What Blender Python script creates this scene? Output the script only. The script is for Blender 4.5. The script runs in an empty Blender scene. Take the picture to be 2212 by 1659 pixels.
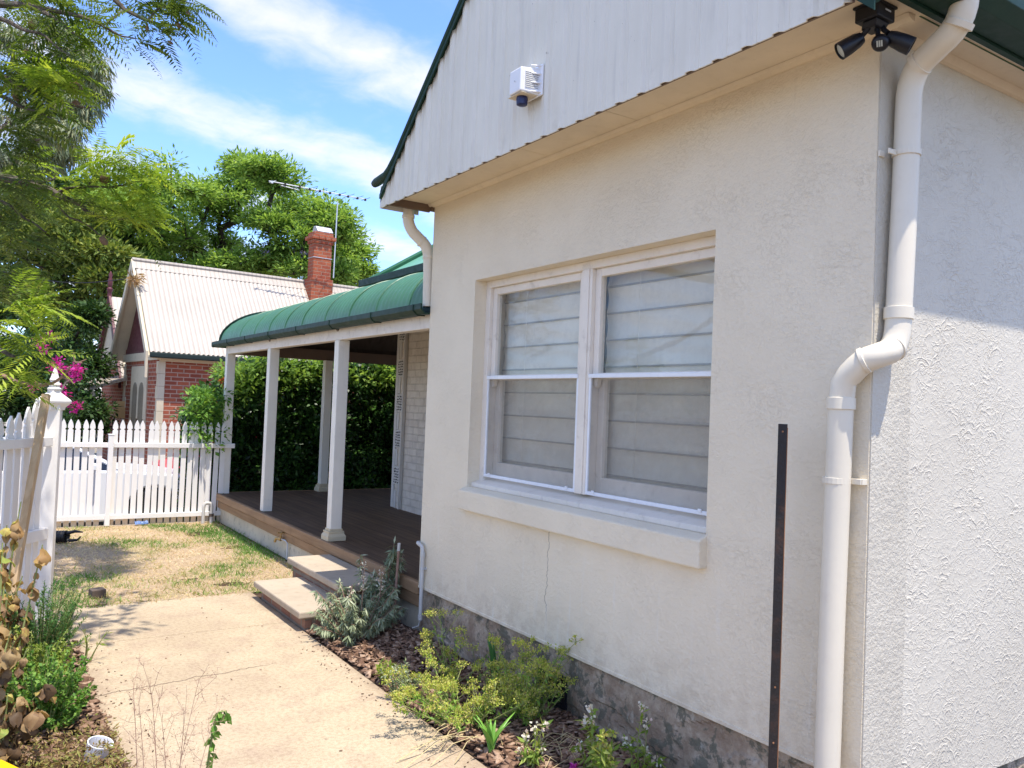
import bpy, math, random
import numpy as np
from mathutils import Vector, Matrix, noise as mnoise

# ------------------------------------------------------------------ camera, world, sun, exposure
scene = bpy.context.scene
COL = scene.collection
rng = np.random.default_rng(11)
random.seed(5)
R_ = math.radians

CX, CY, FF = 1106.0, 829.5, 1770.0          # photo measured on a 2212 x 1659 grid
AXR = np.array((0.83524229, -0.54846945, 0.03939012))
AXU = np.array((-0.04850046, -0.00212585, 0.9988209))
AXF = np.array((0.54773901, 0.83616789, 0.02837662))
CAM = np.array((0.0, 0.0, 1.6))
def at(vx, vy, depth):
    return CAM + depth * (AXF + AXR * (vx - CX) / FF - AXU * (vy - CY) / FF)

cd = bpy.data.cameras.new('camera'); cam = bpy.data.objects.new('camera', cd); COL.objects.link(cam)
cd.sensor_width = 36.0; cd.lens = FF / 2212.0 * 36.0; cd.clip_start = 0.05; cd.clip_end = 3000
M = Matrix(((AXR[0], AXU[0], -AXF[0], 0), (AXR[1], AXU[1], -AXF[1], 0), (AXR[2], AXU[2], -AXF[2], 1.6), (0, 0, 0, 1)))
cam.matrix_world = M
scene.camera = cam

SUN_EL, SUN_AZ = 72.0, 1.6                    # azimuth from -Y towards +X
sx = math.sin(R_(SUN_AZ)) * math.cos(R_(SUN_EL)); sy = -math.cos(R_(SUN_AZ)) * math.cos(R_(SUN_EL)); sz = math.sin(R_(SUN_EL))
sl = bpy.data.lights.new('sun', 'SUN'); sl.energy = 2.5; sl.angle = R_(0.53); sl.color = (1.0, 0.93, 0.82)
so = bpy.data.objects.new('sun', sl); COL.objects.link(so); so.location = (0, 0, 30)
so.rotation_euler = Vector((-sx, -sy, -sz)).to_track_quat('-Z', 'Y').to_euler()

wd = bpy.data.worlds.new('World'); scene.world = wd; wd.use_nodes = True
wn = wd.node_tree.nodes; wl = wd.node_tree.links
bg = wn['Background']; bg.inputs['Strength'].default_value = 0.15
sky = wn.new('ShaderNodeTexSky'); sky.sky_type = 'NISHITA'; sky.sun_disc = False
sky.sun_elevation = R_(SUN_EL); sky.sun_rotation = R_(180.0 - SUN_AZ)
sky.altitude = 150; sky.air_density = 1.0; sky.dust_density = 0.3; sky.ozone_density = 2.5
tc = wn.new('ShaderNodeTexCoord')
sep = wn.new('ShaderNodeSeparateXYZ'); wl.new(tc.outputs['Generated'], sep.inputs[0])
def wmath(op, a, b=None, c=None):
    n = wn.new('ShaderNodeMath'); n.operation = op
    for i, v in enumerate((a, b, c)):
        if v is None: continue
        if isinstance(v, (int, float)): n.inputs[i].default_value = v
        else: wl.new(v, n.inputs[i])
    return n.outputs[0]
den = wmath('MAXIMUM', wmath('ADD', sep.outputs[2], 0.12), 0.05)
cu = wmath('DIVIDE', sep.outputs[0], den); cv = wmath('DIVIDE', sep.outputs[1], den)
# across-the-band coordinate and along-the-band coordinate of a sheet of thin cloud
comb = wn.new('ShaderNodeCombineXYZ')
wl.new(cu, comb.inputs[0]); wl.new(cv, comb.inputs[1])
def wnoise(vec, scale, detail, rough, dist=0.0):
    n = wn.new('ShaderNodeTexNoise'); n.inputs['Scale'].default_value = scale; n.inputs['Detail'].default_value = detail
    n.inputs['Roughness'].default_value = rough; n.inputs['Distortion'].default_value = dist
    wl.new(vec, n.inputs['Vector']); return n.outputs[0]
mp = wn.new('ShaderNodeMapping'); mp.inputs['Rotation'].default_value = (0, 0, R_(35)); mp.inputs['Scale'].default_value = (1.0, 0.55, 1.0)
mp.inputs['Location'].default_value = (0.4, 2.1, 0.0)
wl.new(comb.outputs[0], mp.inputs[0])
n1 = wnoise(mp.outputs[0], 1.6, 3.0, 0.5, 0.3)
n2 = wnoise(comb.outputs[0], 7.5, 6.0, 0.60, 0.25)
sband = wmath('ADD', wmath('SUBTRACT', cv, wmath('MULTIPLY', wmath('SUBTRACT', cu, 0.5), 0.3)), wmath('MULTIPLY', wmath('SUBTRACT', n1, 0.5), 0.30))
wave = wmath('ADD', wmath('MULTIPLY', wmath('COSINE', wmath('MULTIPLY', wmath('SUBTRACT', sband, 2.165), 11.86)), 0.5), 0.5)
mix_ = wmath('ADD', wmath('MULTIPLY', wave, 0.36), wmath('ADD', wmath('MULTIPLY', n1, 0.14), wmath('MULTIPLY', n2, 0.50)))
ramp = wn.new('ShaderNodeMapRange'); ramp.interpolation_type = 'SMOOTHSTEP'
ramp.inputs['From Min'].default_value = 0.33; ramp.inputs['From Max'].default_value = 0.86
ramp.inputs['To Min'].default_value = 0.0; ramp.inputs['To Max'].default_value = 0.88
wl.new(mix_, ramp.inputs['Value'])
cmix = wn.new('ShaderNodeMixRGB'); cmix.inputs['Color2'].default_value = (3.0, 2.92, 2.92, 1)
tint = wn.new('ShaderNodeMixRGB'); tint.blend_type = 'MULTIPLY'; tint.inputs[0].default_value = 1.0; tint.inputs['Color2'].default_value = (0.62, 0.72, 0.95, 1); wl.new(sky.outputs[0], tint.inputs['Color1'])
wl.new(ramp.outputs[0], cmix.inputs['Fac']); wl.new(tint.outputs[0], cmix.inputs['Color1'])
wl.new(cmix.outputs[0], bg.inputs['Color'])

vs = scene.view_settings
vs.view_transform = 'Standard'; vs.look = 'None'; vs.gamma = 1.0; vs.exposure = 1.40; vs.use_curve_mapping = False
scene.cycles.max_bounces = 8; scene.cycles.diffuse_bounces = 4; scene.cycles.transparent_max_bounces = 24

# ------------------------------------------------------------------ helpers: objects
def wloc(o):
    v = Vector((0, 0, 0))
    while o is not None:
        v = v + o.location; o = o.parent
    return v
def thing(name, label, cat, loc=(0, 0, 0), group=None):
    o = bpy.data.objects.new(name, None); COL.objects.link(o); o.location = loc
    o.empty_display_size = 0.1
    o['label'] = label; o['category'] = cat
    if group: o['group'] = group
    return o
def tag(o, label, cat, group=None):
    o['label'] = label; o['category'] = cat
    if group: o['group'] = group
    return o
def structure(o):
    o['kind'] = 'structure'; return o
def link_mesh(name, me, mat, parent=None):
    o = bpy.data.objects.new(name, me); COL.objects.link(o)
    for m in (mat if isinstance(mat, (list, tuple)) else [mat]): me.materials.append(m)
    if parent is not None: o.parent = parent
    return o

class MB:
    def __init__(s): s.v = []; s.f = []; s.m = []; s.cur = 0
    def face(s, idx): s.f.append(tuple(idx)); s.m.append(s.cur)
    def vert(s, p): s.v.append((float(p[0]), float(p[1]), float(p[2]))); return len(s.v) - 1
    def poly(s, pts): s.face([s.vert(p) for p in pts]); return s
    def obox(s, c, ax, h):
        c = np.array(c, float); a, b, d = [np.array(x, float) * k for x, k in zip(ax, h)]
        i = [s.vert(c + sa * a + sb * b + sd * d) for sd in (-1, 1) for sb in (-1, 1) for sa in (-1, 1)]
        for q in ((0, 2, 3, 1), (4, 5, 7, 6), (0, 1, 5, 4), (2, 6, 7, 3), (0, 4, 6, 2), (1, 3, 7, 5)): s.face([i[k] for k in q])
        return s
    def box(s, x0, x1, y0, y1, z0, z1):
        return s.obox(((x0 + x1) / 2, (y0 + y1) / 2, (z0 + z1) / 2), ((1, 0, 0), (0, 1, 0), (0, 0, 1)), ((x1 - x0) / 2, (y1 - y0) / 2, (z1 - z0) / 2))
    def prism(s, pts, d):
        """closed polygon pts (3D, planar) pushed along vector d"""
        a = [s.vert(p) for p in pts]; b = [s.vert(np.array(p) + np.array(d)) for p in pts]; n = len(a)
        s.face(a[::-1]); s.face(b)
        for k in range(n): s.face((a[k], a[(k + 1) % n], b[(k + 1) % n], b[k]))
        return s
    def tube(s, pts, r, n=10, caps=True):
        P = [np.array(p, float) for p in pts]; m = len(P)
        rr = r if isinstance(r, (list, tuple, np.ndarray)) else [r] * m
        T = []
        for k in range(m):
            t = P[min(k + 1, m - 1)] - P[max(k - 1, 0)]; T.append(t / (np.linalg.norm(t) + 1e-9))
        u = np.cross(T[0], (0, 0, 1.0))
        if np.linalg.norm(u) < 1e-3: u = np.cross(T[0], (0, 1.0, 0))
        u /= np.linalg.norm(u); rings = []
        for k in range(m):
            u = u - T[k] * (u @ T[k]); u /= (np.linalg.norm(u) + 1e-9); w = np.cross(T[k], u)
            rings.append([s.vert(P[k] + rr[k] * (math.cos(2 * math.pi * j / n) * u + math.sin(2 * math.pi * j / n) * w)) for j in range(n)])
        for k in range(m - 1):
            for j in range(n): s.face((rings[k][j], rings[k][(j + 1) % n], rings[k + 1][(j + 1) % n], rings[k + 1][j]))
        if caps: s.face(rings[0][::-1]); s.face(rings[-1])
        return s
    def lathe(s, prof, c, ax=(0, 0, 1), n=20, caps=True):
        ax = np.array(ax, float); ax /= np.linalg.norm(ax)
        u = np.cross(ax, (0, 0, 1.0)) if abs(ax[2]) < 0.9 else np.cross(ax, (0, 1.0, 0)); u /= np.linalg.norm(u); w = np.cross(ax, u)
        c = np.array(c, float); rings = []
        for r, h in prof:
            rings.append([s.vert(c + ax * h + r * (math.cos(2 * math.pi * j / n) * u + math.sin(2 * math.pi * j / n) * w)) for j in range(n)])
        for k in range(len(rings) - 1):
            for j in range(n): s.face((rings[k][j], rings[k][(j + 1) % n], rings[k + 1][(j + 1) % n], rings[k + 1][j]))
        if caps: s.face(rings[0][::-1]); s.face(rings[-1])
        return s
    def grid(s, fn, nu, nv):
        i = [[s.vert(fn(a / nu, b / nv)) for b in range(nv + 1)] for a in range(nu + 1)]
        for a in range(nu):
            for b in range(nv): s.face((i[a][b], i[a + 1][b], i[a + 1][b + 1], i[a][b + 1]))
        return s
    def build(s, name, mat, parent=None, bevel=0.0, smooth=False, seg=2, angle=35):
        me = bpy.data.meshes.new(name)
        off = wloc(parent) if parent is not None else Vector((0, 0, 0))
        me.from_pydata([(v[0] - off.x, v[1] - off.y, v[2] - off.z) for v in s.v], [], s.f)
        me.polygons.foreach_set('material_index', s.m)
        if smooth: me.polygons.foreach_set('use_smooth', [True] * len(s.f))
        me.update()
        o = link_mesh(name, me, mat, parent)
        if smooth: me.set_sharp_from_angle(angle=R_(40))
        if bevel > 0:
            b = o.modifiers.new('bevel', 'BEVEL'); b.width = bevel; b.segments = seg; b.limit_method = 'ANGLE'; b.angle_limit = R_(angle)
        return o

# many small faces at once: every element is a copy of (bv, bf) under a 3x3 frame and an origin
def scatter(name, bv, bf, O, FR, mat, parent=None, rnd=None, top=None):
    bv = np.array(bv, float); n = len(O); k = len(bv)
    V = np.einsum('nij,kj->nki', FR, bv) + O[:, None, :]
    V = V.reshape(-1, 3)
    off = np.array(wloc(parent)) if parent is not None else np.zeros(3)
    V = V - off
    me = bpy.data.meshes.new(name)
    F = (np.array(bf)[None, :, :] + (np.arange(n) * k)[:, None, None]).reshape(-1, len(bf[0]))
    me.vertices.add(len(V)); me.vertices.foreach_set('co', V.ravel())
    me.loops.add(F.size); me.loops.foreach_set('vertex_index', F.ravel().astype(np.int32))
    me.polygons.add(len(F)); me.polygons.foreach_set('loop_start', (np.arange(len(F)) * F.shape[1]).astype(np.int32))
    a = me.attributes.new('rnd', 'FLOAT', 'FACE')
    if rnd is None: rnd = rng.random(n)
    a.data.foreach_set('value', np.repeat(rnd, len(bf)).astype(np.float32))
    me.update(calc_edges=True); me.validate()
    return link_mesh(name, me, mat, parent)
def nrm(a): return a / (np.linalg.norm(a, axis=-1, keepdims=True) + 1e-9)
def frames(D, N, L, W, T=None):
    """columns: length dir*L, side*W, normal*T"""
    D = nrm(D); S = nrm(np.cross(D, N)); N2 = np.cross(S, D)
    T = W if T is None else T
    return np.stack([D * L[:, None], S * W[:, None], N2 * T[:, None]], axis=2)
LEAF_V = [(0, 0, 0), (0.45, 0.5, 0.12), (1, 0, -0.06), (0.45, -0.5, 0.12)]
LEAF_F = [(0, 1, 2, 3)]
BLADE_V = [(0, 0.5, 0), (0, -0.5, 0), (0.55, -0.35, 0.06), (0.55, 0.35, 0.06), (1, 0, 0.22), (1, 0, 0.22)]
BLADE_F = [(0, 1, 2, 3), (3, 2, 4, 5)]
CHIP_V = [(x, y, z) for z in (-.5, .5) for y in (-.5, .5) for x in (-.5, .5)]
CHIP_F = [(0, 2, 3, 1), (4, 5, 7, 6), (0, 1, 5, 4), (2, 6, 7, 3), (0, 4, 6, 2), (1, 3, 7, 5)]
def rdir(n): return nrm(rng.normal(size=(n, 3)))
def leaves(name, O, D, N, L, W, mat, parent=None, rnd=None):
    return scatter(name, LEAF_V, LEAF_F, O, frames(D, N, L, W), mat, parent, rnd)
def U(a, b, n): return rng.uniform(a, b, n)

# ------------------------------------------------------------------ helpers: materials
class NT:
    def __init__(s, name):
        s.m = bpy.data.materials.new(name); s.m.use_nodes = True; s.t = s.m.node_tree; s.n = s.t.nodes; s.l = s.t.links
        s.b = s.n['Principled BSDF']; s.out = s.n['Material Output']
    def add(s, typ, **kw):
        n = s.n.new(typ)
        for k, v in kw.items(): setattr(n, k, v)
        return n
    def set(s, sock, v):
        if isinstance(v, (int, float)): sock.default_value = v
        elif isinstance(v, tuple): sock.default_value = v if len(v) != 3 or sock.type == 'VECTOR' else v + (1,)
        else: s.l.new(v, sock)
    def pos(s): return s.add('ShaderNodeNewGeometry').outputs['Position']
    def obj(s): return s.add('ShaderNodeTexCoord').outputs['Object']
    def xyz(s, v):
        n = s.add('ShaderNodeSeparateXYZ'); s.l.new(v, n.inputs[0]); return n.outputs
    def vec(s, x, y, z):
        n = s.add('ShaderNodeCombineXYZ')
        for i, q in enumerate((x, y, z)): s.set(n.inputs[i], q)
        return n.outputs[0]
    def math(s, op, a, b=None, c=None):
        n = s.add('ShaderNodeMath', operation=op)
        for i, q in enumerate((a, b, c)):
            if q is not None: s.set(n.inputs[i], q)
        return n.outputs[0]
    def noise(s, v, scale, detail=4, rough=0.5, dist=0.0):
        n = s.add('ShaderNodeTexNoise'); s.l.new(v, n.inputs['Vector'])
        n.inputs['Scale'].default_value = scale; n.inputs['Detail'].default_value = detail; n.inputs['Roughness'].default_value = rough; n.inputs['Distortion'].default_value = dist
        return n.outputs[0]
    def scale(s, v, sc, rot=(0, 0, 0)):
        n = s.add('ShaderNodeMapping'); n.inputs['Scale'].default_value = sc; n.inputs['Rotation'].default_value = rot; s.l.new(v, n.inputs[0]); return n.outputs[0]
    def ramp(s, v, a, b, lo=0.0, hi=1.0):
        n = s.add('ShaderNodeMapRange', interpolation_type='SMOOTHSTEP'); s.l.new(v, n.inputs['Value'])
        n.inputs['From Min'].default_value = a; n.inputs['From Max'].default_value = b; n.inputs['To Min'].default_value = lo; n.inputs['To Max'].default_value = hi
        return n.outputs[0]
    def mix(s, f, a, b, mode='MIX'):
        n = s.add('ShaderNodeMixRGB', blend_type=mode); s.set(n.inputs[0], f); s.set(n.inputs[1], a); s.set(n.inputs[2], b); return n.outputs[0]
    def bump(s, h, strength=0.4, dist=0.01, prev=None):
        n = s.add('ShaderNodeBump'); n.inputs['Strength'].default_value = strength; n.inputs['Distance'].default_value = dist
        s.l.new(h, n.inputs['Height'])
        if prev is not None: s.l.new(prev, n.inputs['Normal'])
        return n.outputs[0]
    def done(s, col, rough=0.7, normal=None, spec=0.3, metal=0.0):
        s.set(s.b.inputs['Base Color'], col); s.set(s.b.inputs['Roughness'], rough)
        s.b.inputs['Specular IOR Level'].default_value = spec; s.b.inputs['Metallic'].default_value = metal
        if normal is not None: s.l.new(normal, s.b.inputs['Normal'])
        return s.m

def paint(name, c, rough=0.5, var=0.08, dirt=None, dirt_amt=0.0, bump=0.05, bscale=60, spec=0.35, grain=None, metal=0.0):
    """painted or plain surface with slow colour drift, dirt patches and fine unevenness"""
    t = NT(name); p = t.pos()
    n1 = t.noise(p, 2.3, 5, 0.6); n2 = t.noise(p, 14, 6, 0.65)
    col = t.mix(t.ramp(n1, 0.3, 0.7), tuple(x * (1 - var) for x in c), tuple(min(1, x * (1 + var)) for x in c))
    if dirt is not None: col = t.mix(t.ramp(n2, 0.52, 0.78, 0, dirt_amt), col, dirt)
    ns = t.noise(t.scale(p, (1, 1, 0.07)), 26, 5, 0.65)
    col = t.mix(t.ramp(ns, 0.56, 0.75, 0, 0.16), col, tuple(0.62 * q for q in c))
    nb = t.noise(p if grain is None else t.scale(p, grain), bscale, 4, 0.6)
    return t.done(col, t.ramp(n2, 0.3, 0.7, rough - 0.07, rough + 0.07), t.bump(nb, bump * 4, 0.002), spec, metal)

def leafmat(name, cols, trans=0.35, rough=0.55, spec=0.25):
    t = NT(name); a = t.add('ShaderNodeAttribute', attribute_name='rnd').outputs['Fac']
    r = t.add('ShaderNodeValToRGB'); t.l.new(a, r.inputs[0]); e = r.color_ramp.elements
    while len(e) < len(cols): e.new(0.5)
    for k, c in enumerate(cols): e[k].position = k / (len(cols) - 1); e[k].color = c + (1,)
    p = t.pos(); col = t.mix(t.ramp(t.noise(p, 3.0, 3), 0.3, 0.7, 0.0, 0.35), r.outputs[0], t.mix(1.0, r.outputs[0], (0.6, 0.75, 0.55), 'MULTIPLY'))
    t.done(col, rough, None, spec)
    tr = t.add('ShaderNodeBsdfTranslucent'); t.l.new(t.mix(1.0, col, (1.35, 1.25, 0.7), 'MULTIPLY'), tr.inputs['Color'])
    mx = t.add('ShaderNodeMixShader'); mx.inputs[0].default_value = trans
    t.l.new(t.b.outputs[0], mx.inputs[1]); t.l.new(tr.outputs[0], mx.inputs[2]); t.l.new(mx.outputs[0], t.out.inputs['Surface'])
    return t.m

def stucco_front():
    t = NT('cream_trowelled_stucco'); p = t.pos(); x, y, z = t.xyz(p)
    w = t.vec(x, y, z)
    # torn trowel drags: short ragged ridges running slightly downhill
    q = t.scale(p, (1, 4.2, 7.5), (R_(16), 0, 0))
    d1 = t.noise(q, 6.5, 5, 0.6, 0.5)
    ridge = t.ramp(t.math('ABSOLUTE', t.math('SUBTRACT', d1, 0.5)), 0.0, 0.035, 1.0, 0.0)
    patch = t.ramp(t.noise(p, 5.0, 3, 0.5), 0.30, 0.75, 0.15, 1.0)
    fine = t.noise(p, 130, 4, 0.6); mid = t.noise(p, 40, 5, 0.6)
    h = t.math('ADD', t.math('MULTIPLY', t.math('MULTIPLY', ridge, patch), 0.14), t.math('ADD', t.math('MULTIPLY', fine, 0.35), t.math('MULTIPLY', mid, 0.80)))
    # hairline settlement crack under the window, and one in the sill line
    cw = t.math('ADD', t.math('MULTIPLY', t.math('SUBTRACT', t.noise(t.vec(0.0, 0.0, z), 6.0, 6, 0.6), 0.5), 0.16), 3.62)
    cr = t.ramp(t.math('ABSOLUTE', t.math('SUBTRACT', y, cw)), 0.0008, 0.0035, 1.0, 0.0)
    cr = t.math('MULTIPLY', cr, t.math('MULTIPLY', t.math('LESS_THAN', z, 0.945), t.ramp(z, 0.42, 0.55)))
    cr = t.math('MULTIPLY', cr, t.ramp(t.noise(t.vec(0.0, 0.0, z), 15.0, 3), 0.3, 0.5, 0.35, 1.0))
    run = t.ramp(t.noise(t.vec(0.0, t.math('MULTIPLY', y, 9.0), t.math('MULTIPLY', z, 0.7)), 2.2, 4, 0.6), 0.56, 0.72)
    col = t.mix(t.ramp(t.noise(p, 1.1, 4, 0.55), 0.3, 0.7), (0.765, 0.67, 0.51), (0.81, 0.715, 0.55))
    col = t.mix(t.math('MULTIPLY', run, t.ramp(z, 1.05, 0.55, 0.0, 0.55)), col, (0.80, 0.75, 0.65))
    col = t.mix(t.math('MULTIPLY', t.ramp(t.noise(p, 9, 6, 0.7), 0.40, 0.65), t.ramp(z, 0.62, 0.34, 0.0, 0.40)), col, (0.50, 0.39, 0.27))
    drip = t.ramp(t.noise(t.vec(0.0, t.math('MULTIPLY', y, 16.0), t.math('MULTIPLY', z, 0.9)), 1.6, 4, 0.6), 0.60, 0.74); col = t.mix(t.math('MULTIPLY', drip, t.ramp(z, 2.3, 2.98, 0.0, 0.22)), col, (0.50, 0.42, 0.31))
    col = t.mix(t.ramp(t.noise(p, 30, 5, 0.7), 0.68, 0.78, 0, 0.16), col, (0.42, 0.35, 0.27))
    col = t.mix(t.math('MULTIPLY', cr, 0.85), col, (0.16, 0.12, 0.09))
    return t.done(col, 0.62, t.bump(h, 0.8, 0.0085), 0.28)

def stucco_fan():
    t = NT('cream_fan_swirl_stucco'); p = t.pos(); x, y, z = t.xyz(p)
    n = t.add('ShaderNodeTexNoise'); t.l.new(p, n.inputs['Vector']); n.inputs['Scale'].default_value = 7.0; n.inputs['Detail'].default_value = 4
    sub = t.add('ShaderNodeVectorMath', operation='SUBTRACT'); t.l.new(n.outputs['Color'], sub.inputs[0]); sub.inputs[1].default_value = (0.5, 0.5, 0.5)
    scl = t.add('ShaderNodeVectorMath', operation='SCALE'); t.l.new(sub.outputs[0], scl.inputs[0]); scl.inputs['Scale'].default_value = 0.085
    ad = t.add('ShaderNodeVectorMath', operation='ADD'); t.l.new(p, ad.inputs[0]); t.l.new(scl.outputs[0], ad.inputs[1])
    hs = []
    for sc, off in ((12.5, 0.0), (16.0, 3.7)):
        q = t.scale(ad.outputs[0], (1, 0.0, 1.0)); a2 = t.add('ShaderNodeVectorMath', operation='ADD'); t.l.new(q, a2.inputs[0]); a2.inputs[1].default_value = (off, 0, off * 0.6)
        v = t.add('ShaderNodeTexVoronoi', feature='F1'); t.l.new(a2.outputs[0], v.inputs['Vector']); v.inputs['Scale'].default_value = sc; v.inputs['Randomness'].default_value = 0.9
        rings = t.math('ADD', t.math('MULTIPLY', t.math('SINE', t.math('MULTIPLY', v.outputs['Distance'], 23.0)), 0.5), 0.5)
        pz = t.xyz(v.outputs['Position'])[2]; az = t.xyz(a2.outputs[0])[2]
        hs.append(t.math('MULTIPLY', t.math('POWER', rings, 5.0), t.ramp(t.math('SUBTRACT', az, pz), -0.03, 0.03, 0.35, 1.0)))
    brk = t.ramp(t.noise(p, 17, 5, 0.62, 0.4), 0.36, 0.56)
    h = t.math('MULTIPLY', t.math('MAXIMUM', hs[0], t.math('MULTIPLY', hs[1], 0.7)), brk)
    rg = t.ramp(t.math('ABSOLUTE', t.math('SUBTRACT', t.noise(t.scale(p, (1, 1, 1.5)), 15, 4, 0.6, 0.8), 0.5)), 0.0, 0.05, 1.0, 0.0)
    amp = t.ramp(t.noise(p, 4.0, 3, 0.5), 0.35, 0.65, 0.35, 1.0)
    h = t.math('ADD', t.math('MULTIPLY', t.math('ADD', t.math('MULTIPLY', h, 0.55), t.math('MULTIPLY', rg, 0.40)), amp), t.math('MULTIPLY', t.noise(p, 60, 5, 0.65), 0.40))
    col = t.mix(t.ramp(t.noise(p, 1.4, 4), 0.3, 0.7), (0.595, 0.545, 0.45), (0.65, 0.60, 0.50))
    col = t.mix(t.ramp(t.noise(p, 26, 5, 0.7), 0.68, 0.76, 0, 0.3), col, (0.42, 0.35, 0.25))
    return t.done(col, 0.6, t.bump(h, 0.6, 0.0075), 0.28)

def stucco_edge():
    t = NT('cream_rough_cast_stucco'); p = t.pos()
    h = t.math('ADD', t.noise(p, 75, 5, 0.7), t.math('MULTIPLY', t.noise(p, 24, 4, 0.6), 0.8))
    return t.done(t.mix(t.ramp(t.noise(p, 3, 4), .3, .7), (0.595, 0.545, 0.45), (0.64, 0.59, 0.49)), 0.65, t.bump(h, 0.85, 0.009), 0.25)

def plinth_mat():
    t = NT('crumbling_cement_plinth'); p = t.pos()
    n1 = t.noise(p, 4.5, 6, 0.65, 0.4); n2 = t.noise(p, 11, 7, 0.7, 0.3); n3 = t.noise(p, 45, 5, 0.7)
    col = t.mix(t.ramp(n1, 0.35, 0.62), (0.31, 0.225, 0.155), (0.52, 0.425, 0.315))
    col = t.mix(t.ramp(n2, 0.50, 0.58, 0, 0.85), col, (0.13, 0.135, 0.10))
    col = t.mix(t.ramp(t.noise(t.scale(p, (1, 1, 0.6)), 16, 6, 0.7), 0.58, 0.66, 0, 0.6), col, (0.52, 0.47, 0.38))
    col = t.mix(t.ramp(n3, 0.35, 0.65, 0, 0.3), col, (0.20, 0.135, 0.095))
    return t.done(col, 0.9, t.bump(t.math('ADD', n3, n2), 0.8, 0.012), 0.15)

def concrete_mat():
    t = NT('sandy_concrete'); p = t.pos(); x, y, z = t.xyz(p)
    n1 = t.noise(p, 1.3, 5, 0.6, 0.3); n2 = t.noise(p, 5, 6, 0.65); n3 = t.noise(p, 160, 3, 0.6)
    col = t.mix(t.ramp(n1, 0.3, 0.7), (0.47, 0.378, 0.262), (0.565, 0.468, 0.325))
    col = t.mix(t.ramp(n2, 0.46, 0.7, 0, 0.5), col, (0.40, 0.295, 0.22))
    col = t.mix(t.ramp(n3, 0.3, 0.7, 0, 0.6), col, t.mix(1.0, col, (0.66, 0.63, 0.6), 'MULTIPLY'))
    n4 = t.noise(p, 46, 5, 0.7)
    col = t.mix(t.ramp(n4, 0.44, 0.62, 0, 0.6), col, t.mix(1.0, col, (0.70, 0.66, 0.62), 'MULTIPLY'))
    spots = t.math('MULTIPLY', t.ramp(t.noise(p, 27, 3, 0.5), 0.70, 0.74), t.ramp(n1, 0.4, 0.6)); col = t.mix(t.math('MULTIPLY', spots, 0.6), col, (0.22, 0.17, 0.13))
    ed = t.math('ADD', t.math('ABSOLUTE', t.math('SUBTRACT', x, 1.29)), t.math('MULTIPLY', t.math('SUBTRACT', t.noise(p, 8, 5, 0.65), 0.5), 0.30))
    col = t.mix(t.ramp(ed, 0.58, 0.72, 0, 0.55), col, (0.26, 0.185, 0.13))
    w = t.math('MULTIPLY', t.math('SUBTRACT', t.noise(t.vec(x, 0.0, 0.0), 5.0, 7, 0.65), 0.5), 0.17)
    c1 = t.math('ADD', t.math('ADD', 4.72, t.math('MULTIPLY', x, 0.13)), w)
    m1 = t.ramp(t.math('ABSOLUTE', t.math('SUBTRACT', y, c1)), 0.002, 0.009, 1.0, 0.0)
    m1 = t.math('MULTIPLY', m1, t.ramp(x, 1.62, 1.45))
    m2 = t.math('MULTIPLY', t.ramp(t.math('ABSOLUTE', t.math('SUBTRACT', y, t.math('ADD', 5.80, t.math('MULTIPLY', w, 0.05)))), 0.001, 0.006, 1.0, 0.0), 0.55)
    crk = t.math('MAXIMUM', m1, m2)
    # faint curved scratches from the trowel
    v = t.noise(t.scale(p, (1, 2.2, 1), (0, 0, 0.6)), 1.8, 2, 0.5, 0.9)
    scr = t.math('MULTIPLY', t.ramp(t.math('ABSOLUTE', t.math('SUBTRACT', v, 0.56)), 0.0, 0.003, 0.28, 0.0), t.ramp(n2, 0.45, 0.6))
    col = t.mix(scr, col, (0.24, 0.17, 0.12)); col = t.mix(t.math('MULTIPLY', crk, 0.8), col, (0.12, 0.085, 0.06))
    h = t.math('SUBTRACT', t.math('ADD', t.math('MULTIPLY', n3, 0.12), t.math('MULTIPLY', n2, 0.25)), crk)
    return t.done(col, 0.85, t.bump(h, 0.5, 0.006), 0.2)

def brick_mat(name, c1, c2, mortar, w=0.24, h=0.086, msize=0.011, bump=0.6, sx=1.0, sy=1.0, var=True):
    t = NT(name); p = t.obj(); x, y, z = t.xyz(p)
    b = t.add('ShaderNodeTexBrick'); t.l.new(t.vec(t.math('ADD', t.math('MULTIPLY', x, sx), t.math('MULTIPLY', y, sy)), z, 0.0), b.inputs['Vector'])
    b.inputs['Scale'].default_value = 1.0; b.inputs['Brick Width'].default_value = w; b.inputs['Row Height'].default_value = h; b.inputs['Mortar Size'].default_value = msize
    b.inputs['Mortar Smooth'].default_value = 0.3; b.inputs['Bias'].default_value = -0.1
    b.inputs['Color1'].default_value = c1 + (1,); b.inputs['Color2'].default_value = c2 + (1,); b.inputs['Mortar'].default_value = mortar + (1,)
    pw = t.pos(); n = t.noise(pw, 9, 5, 0.65)
    col = t.mix(t.ramp(n, 0.35, 0.7, 0, 0.35), b.outputs['Color'], t.mix(1.0, b.outputs['Color'], (0.6, 0.55, 0.55), 'MULTIPLY'))
    hh = t.math('ADD', t.math('MULTIPLY', b.outputs['Fac'], -1.0), t.math('MULTIPLY', t.noise(pw, 60, 4), 0.35))
    return t.done(col, 0.85, t.bump(hh, bump, 0.008), 0.2)

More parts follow.
